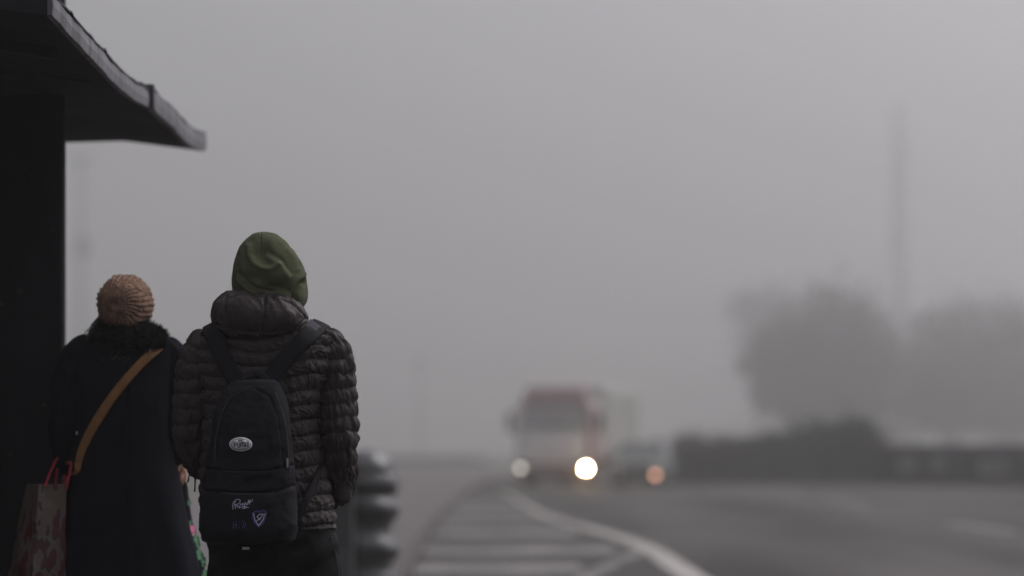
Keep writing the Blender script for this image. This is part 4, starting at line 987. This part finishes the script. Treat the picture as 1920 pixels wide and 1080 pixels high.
# ------------------------------------------------------------ vegetation, walls, masts
def leafmass(name, centers, n, size, mt, parent=None, seed=1, ragged=.35, thin=False):
    """leaf-sized faces through a set of clumps (x, y, z, rx, ry, rz)"""
    r = np.random.default_rng(seed); C = np.array(centers); vol = C[:, 3] * C[:, 4] * C[:, 5]
    if thin: vol = vol * (.07 + .93 * np.clip((C[:, 2].max() - C[:, 2]) / np.ptp(C[:, 2]), 0, 1) ** 1.4)
    pick = r.choice(len(C), n, p=vol / vol.sum())
    d = r.normal(0, 1, (n, 3)); d /= np.linalg.norm(d, axis=1, keepdims=True); rad = r.random(n) ** (1 / 2.4) * (1 + ragged * np.abs(r.normal(0, 1, n)) * (r.random(n) < .35))
    P = C[pick, :3] + d * C[pick, 3:] * rad[:, None]
    a = r.normal(0, 1, (n, 3)); a /= np.linalg.norm(a, axis=1, keepdims=True); b = np.cross(a, r.normal(0, 1, (n, 3))); b /= np.linalg.norm(b, axis=1, keepdims=True)
    s = (size * (.6 + .8 * r.random(n)))[:, None]
    V = np.stack([P - a*s*.5, P + b*s*.3, P + a*s*.5, P - b*s*.3], 1).reshape(-1, 3)
    me = bpy.data.meshes.new(name); me.vertices.add(len(V)); me.vertices.foreach_set('co', V.ravel()); me.loops.add(4*n); me.loops.foreach_set('vertex_index', np.arange(4*n)); me.polygons.add(n)
    me.polygons.foreach_set('loop_start', np.arange(0, 4*n, 4)); me.polygons.foreach_set('loop_total', np.full(n, 4)); me.update(calc_edges=True); me.materials.append(mt)
    o = bpy.data.objects.new(name, me); COL.objects.link(o)
    if parent: o.parent = parent; o.matrix_parent_inverse = Matrix.Translation(parent.location).inverted()
    return o
def tree(D, pxc, clumps_px, label, leaves=9000, seed=1, size=.35, trunk_r=.25, group=None):
    base = WP(pxc, 0, D); root = empty('tree', (base.x, D, -.12)); tag(root, label, 'tree', group)
    r = np.random.default_rng(seed); C = []
    for (x, y, rx, ry) in clumps_px:
        c = WP(x, y, D); k = D / F; C.append((c.x, D + r.normal(0, .8), c.z, rx*k, rx*k*.9, ry*k))
    for c in list(C):                      # loose outer sprays round each limb
        for _ in range(5):
            a = r.random() * 6.283; q = r.uniform(.8, 1.45); f = r.uniform(.15, .34)
            C.append((c[0] + math.cos(a) * c[3] * q, c[1] + r.normal(0, .5), c[2] + math.sin(a) * c[5] * q, c[3] * f, c[4] * f, c[5] * f))
    leafmass('crown', C, leaves, size, M['leaf'], root, seed, .5, True)
    zc = np.mean([c[2] for c in C]); tr = [(Vector((base.x, D, -.12)), trunk_r), (Vector((base.x + .15, D, zc * .35)), trunk_r * .8), (Vector((base.x - .1, D, zc * .8)), trunk_r * .55)]
    L_ = [([t[0] for t in tr], [t[1] for t in tr])]
    for c in C[:len(clumps_px)]:
        s0 = tr[1][0].lerp(tr[2][0], r.random()); e = Vector(c[:3]); L_.append(([s0, s0.lerp(e, .5) + Vector((0, 0, .3)), e], [trunk_r * .4, trunk_r * .25, .04]))
    tubes('trunk', L_, M['bark'], root, seg=8)
    return root
tree(300, 1540, [(1455, 655, 52, 50), (1445, 700, 40, 34), (1550, 585, 70, 55), (1545, 545, 38, 30), (1600, 600, 58, 62), (1520, 680, 85, 75), (1600, 700, 75, 80), (1470, 755, 45, 26), (1500, 745, 60, 40), (1570, 770, 80, 50), (1490, 610, 50, 40), (1435, 640, 30, 24), (1640, 660, 40, 70)],
     'broad dark tree left of the slim tower, with a ragged left edge', 13000, 3, .8, .5)
tree(315, 1790, [(1740, 620, 48, 45), (1790, 600, 62, 42), (1860, 600, 70, 45), (1920, 620, 60, 60), (1740, 690, 60, 60), (1810, 680, 80, 70), (1900, 700, 90, 80), (1760, 760, 75, 50), (1850, 770, 90, 50), (1930, 770, 70, 55), (1975, 650, 50, 60), (1720, 740, 40, 60)],
     'wide rounded tree right of the slim tower behind the low wall', 14000, 4, .8, .5)
tree(480, 1420, [(1400, 575, 40, 26), (1430, 600, 50, 40), (1450, 560, 36, 26), (1440, 660, 44, 60), (1460, 730, 40, 50)], 'faint farther tree fading out above the left edge of the dark tree', 6000, 5, 1.2, .6)
tree(430, 1680, [(1672, 660, 26, 50), (1680, 720, 34, 50), (1676, 780, 36, 40)], 'narrow pale tree in the gap under the slim tower', 5000, 6, 1.1, .5)
# hedge rising to the right, D about 85
def hedge(name, pts, label, n, seed, th=.8):
    """pts: (px, top_py, D, base z)"""
    c0 = WP(pts[0][0], 0, pts[0][2]); root = empty(name, (c0.x, c0.y, 0)); tag(root, label, 'hedge')
    V, Fc = [], []; C = []
    t0 = np.arange(len(pts)); T = np.linspace(0, len(pts)-1, 40)
    px_, tp, Dd, bz = [np.interp(T, t0, [p[i] for p in pts]) for i in range(4)]
    r = np.random.default_rng(seed)
    for i in range(len(T)):
        c = WP(px_[i], tp[i], Dd[i]); top = c.z - .12; 
        V += [(c.x, c.y - th/2, bz[i] - .1), (c.x, c.y - th/2*.8, top), (c.x, c.y + th/2*.8, top), (c.x, c.y + th/2, bz[i] - .1)]
        C.append((c.x, c.y, (top + bz[i]) / 2, .45, th * .62, (top - bz[i]) / 2 + .12 + .10 * r.normal())); C.append((c.x + r.normal(0, .3), c.y, top + .05, .3, th * .4, abs(r.normal(0, .28)) + .08))
    for i in range(len(T) - 1):
        for k in range(4): Fc.append((i*4+k, i*4+(k+1) % 4, (i+1)*4+(k+1) % 4, (i+1)*4+k))
    Fc += [(0, 1, 2, 3)[::-1], tuple((len(T)-1)*4+k for k in range(4))]
    mk('stems', V, Fc, M['hedge'], root, smooth=False)
    leafmass('foliage', C, n, .16, M['hedge'], root, seed, .5)
hedge('hedge', [(1204, 868, 87, 0.0), (1228, 850, 86.5, 0.03), (1262, 836, 86, 0.06), (1300, 826, 86, .06), (1400, 816, 85, .06), (1500, 802, 84, .06), (1590, 791, 83, .06), (1625, 795, 82.7, .06), (1652, 815, 82.5, .06)], 'long dark hedge beyond the road rising towards the low wall', 9000, 11)
# bank the hedge and wall stand on
bank = strip('grass_verge', [(WP(1225, 0, 84).x, 84.2), (WP(1640, 0, 80.5).x, 80.5), (WP(1960, 0, 76).x, 76), (30, 74)], [(WP(1225, 0, 96).x, 96), (WP(1640, 0, 95).x, 95), (WP(1960, 0, 95).x, 95), (34, 94)], .06, M['ground'], thick=.2)
# bushes left of the hedge
for i, (x, y, rx, ry, D, lab) in enumerate([(1232, 838, 20, 40, 118, 'small faint bush beside the rear of the truck, before the hedge starts'), (1300, 826, 30, 32, 112, 'rounded faint bush just behind the low left end of the hedge')]):
    c = WP(x, y, D); k = D / F; b_ = leafmass('bush', [(c.x, D, c.z * .5, rx*k, rx*k, c.z * .55), (c.x - .3, D, c.z * .8, rx*k*.7, rx*k*.7, c.z * .35)], 2600, .25, M['leaf'], None, 20 + i)
    tag(b_, lab, 'bush')
# low wall with pale panels
wl = empty('low_wall', (WP(1650, 0, 82).x, 82, .0)); tag(wl, 'low dark wall with pale panels running to the right edge under the trees', 'wall')
A_, B_ = Vector((WP(1645, 0, 82).x, 82, 0)), Vector((WP(2080, 0, 75).x, 75, 0)); dv = (B_ - A_); ln = dv.length; an = math.atan2(dv.y, dv.x)
mid = (A_ + B_) / 2 - Vector((wl.location.x, wl.location.y, 0)); Rz = Matrix.Rotation(an, 3, 'Z')
box('wall_body', (ln, .25, 1.14), mid + Vector((0, 0, .60)), M['wall_dark'], wl, bevel=.01, rot=Rz)
box('coping', (ln + .05, .32, .07), mid + Vector((0, 0, 1.207)), M['wall_dark'], wl, bevel=.01, rot=Rz)
for (pxx, w_, zc_) in [(1712, .75, .62), (1772, .5, .62), (1876, 1.1, .5)]:
    t = (pxx - 1645) / (2080 - 1645); t = t * 82 / (82 * t + 75 * (1 - t)) if False else t
    p = A_.lerp(B_, t); box('pale_panel', (w_, .03, .55), p - wl.location + Rz @ Vector((0, -.135, 0)) + Vector((0, 0, zc_)), M['wall_pale'], wl, bevel=.005, rot=Rz)
# slim tower in the fog
Dt = 580
tw_ = empty('tower', (WP(1690, 0, Dt).x, Dt, -.12)); tag(tw_, 'very faint slim tower rising above the trees into the fog', 'tower')
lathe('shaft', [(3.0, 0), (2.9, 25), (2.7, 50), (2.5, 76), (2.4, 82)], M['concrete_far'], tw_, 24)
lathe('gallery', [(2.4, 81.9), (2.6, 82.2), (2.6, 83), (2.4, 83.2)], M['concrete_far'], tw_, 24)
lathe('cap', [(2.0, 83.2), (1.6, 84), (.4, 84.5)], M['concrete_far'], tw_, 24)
# masts on the left
m1 = empty('lighting_mast', (WP(152, 0, 400).x, 400, -.12)); tag(m1, 'very faint tall mast in the fog above the knitted beanie', 'mast')
lathe('pole', [(.55, 0), (.45, 25), (.4, 49)], M['mast'], m1, 14)
box('cabinet', (2.1, 1.4, 3), (.2, 0, 34.8), M['wall_dark'], m1, bevel=.05)
box('lamp_head', (2.6, 1.2, .8), (0, 0, 49.3), M['wall_dark'], m1, bevel=.06)
m2 = empty('street_lamp', (WP(786, 0, 560).x, 560, -.12)); tag(m2, 'faint lamp post left of the truck in the fog', 'street lamp')
lathe('pole', [(.5, 0), (.36, 10), (.28, 20.3)], M['mast'], m2, 12)
lathe('lantern', [(.3, 20.2), (.8, 20.7), (1.0, 22), (.5, 22.8), (.1, 23)], M['wall_dark'], m2, 16)
# low far hedge at left
hedge('hedge', [(560, 853, 215, -.1), (700, 855, 212, -.1), (850, 858, 210, -.1), (905, 862, 208, -.1)], 'low faint hedge left of the truck at the end of the pavement', 3500, 31, 1.0)

# ------------------------------------------------------------ haze
bm = bmesh.new(); box_bm(bm, (1440, 1380, 87.2), Vector((0, 530, 42.4)))
hz_o = bm_obj('haze', bm, None); hz_o['kind'] = 'stuff'
hm = bpy.data.materials.new('morning_fog'); hm.use_nodes = True; nt = hm.node_tree; nt.nodes.clear()
pv = nt.nodes.new('ShaderNodeVolumePrincipled'); pv.inputs['Density'].default_value = SIGMA; pv.inputs['Color'].default_value = (.80, .796, .79, 1); pv.inputs['Anisotropy'].default_value = 0.8
pv.inputs['Density Attribute'].default_value = ''
ou = nt.nodes.new('ShaderNodeOutputMaterial'); nt.links.new(pv.outputs[0], ou.inputs['Volume'])
hz_o.data.materials.append(hm)
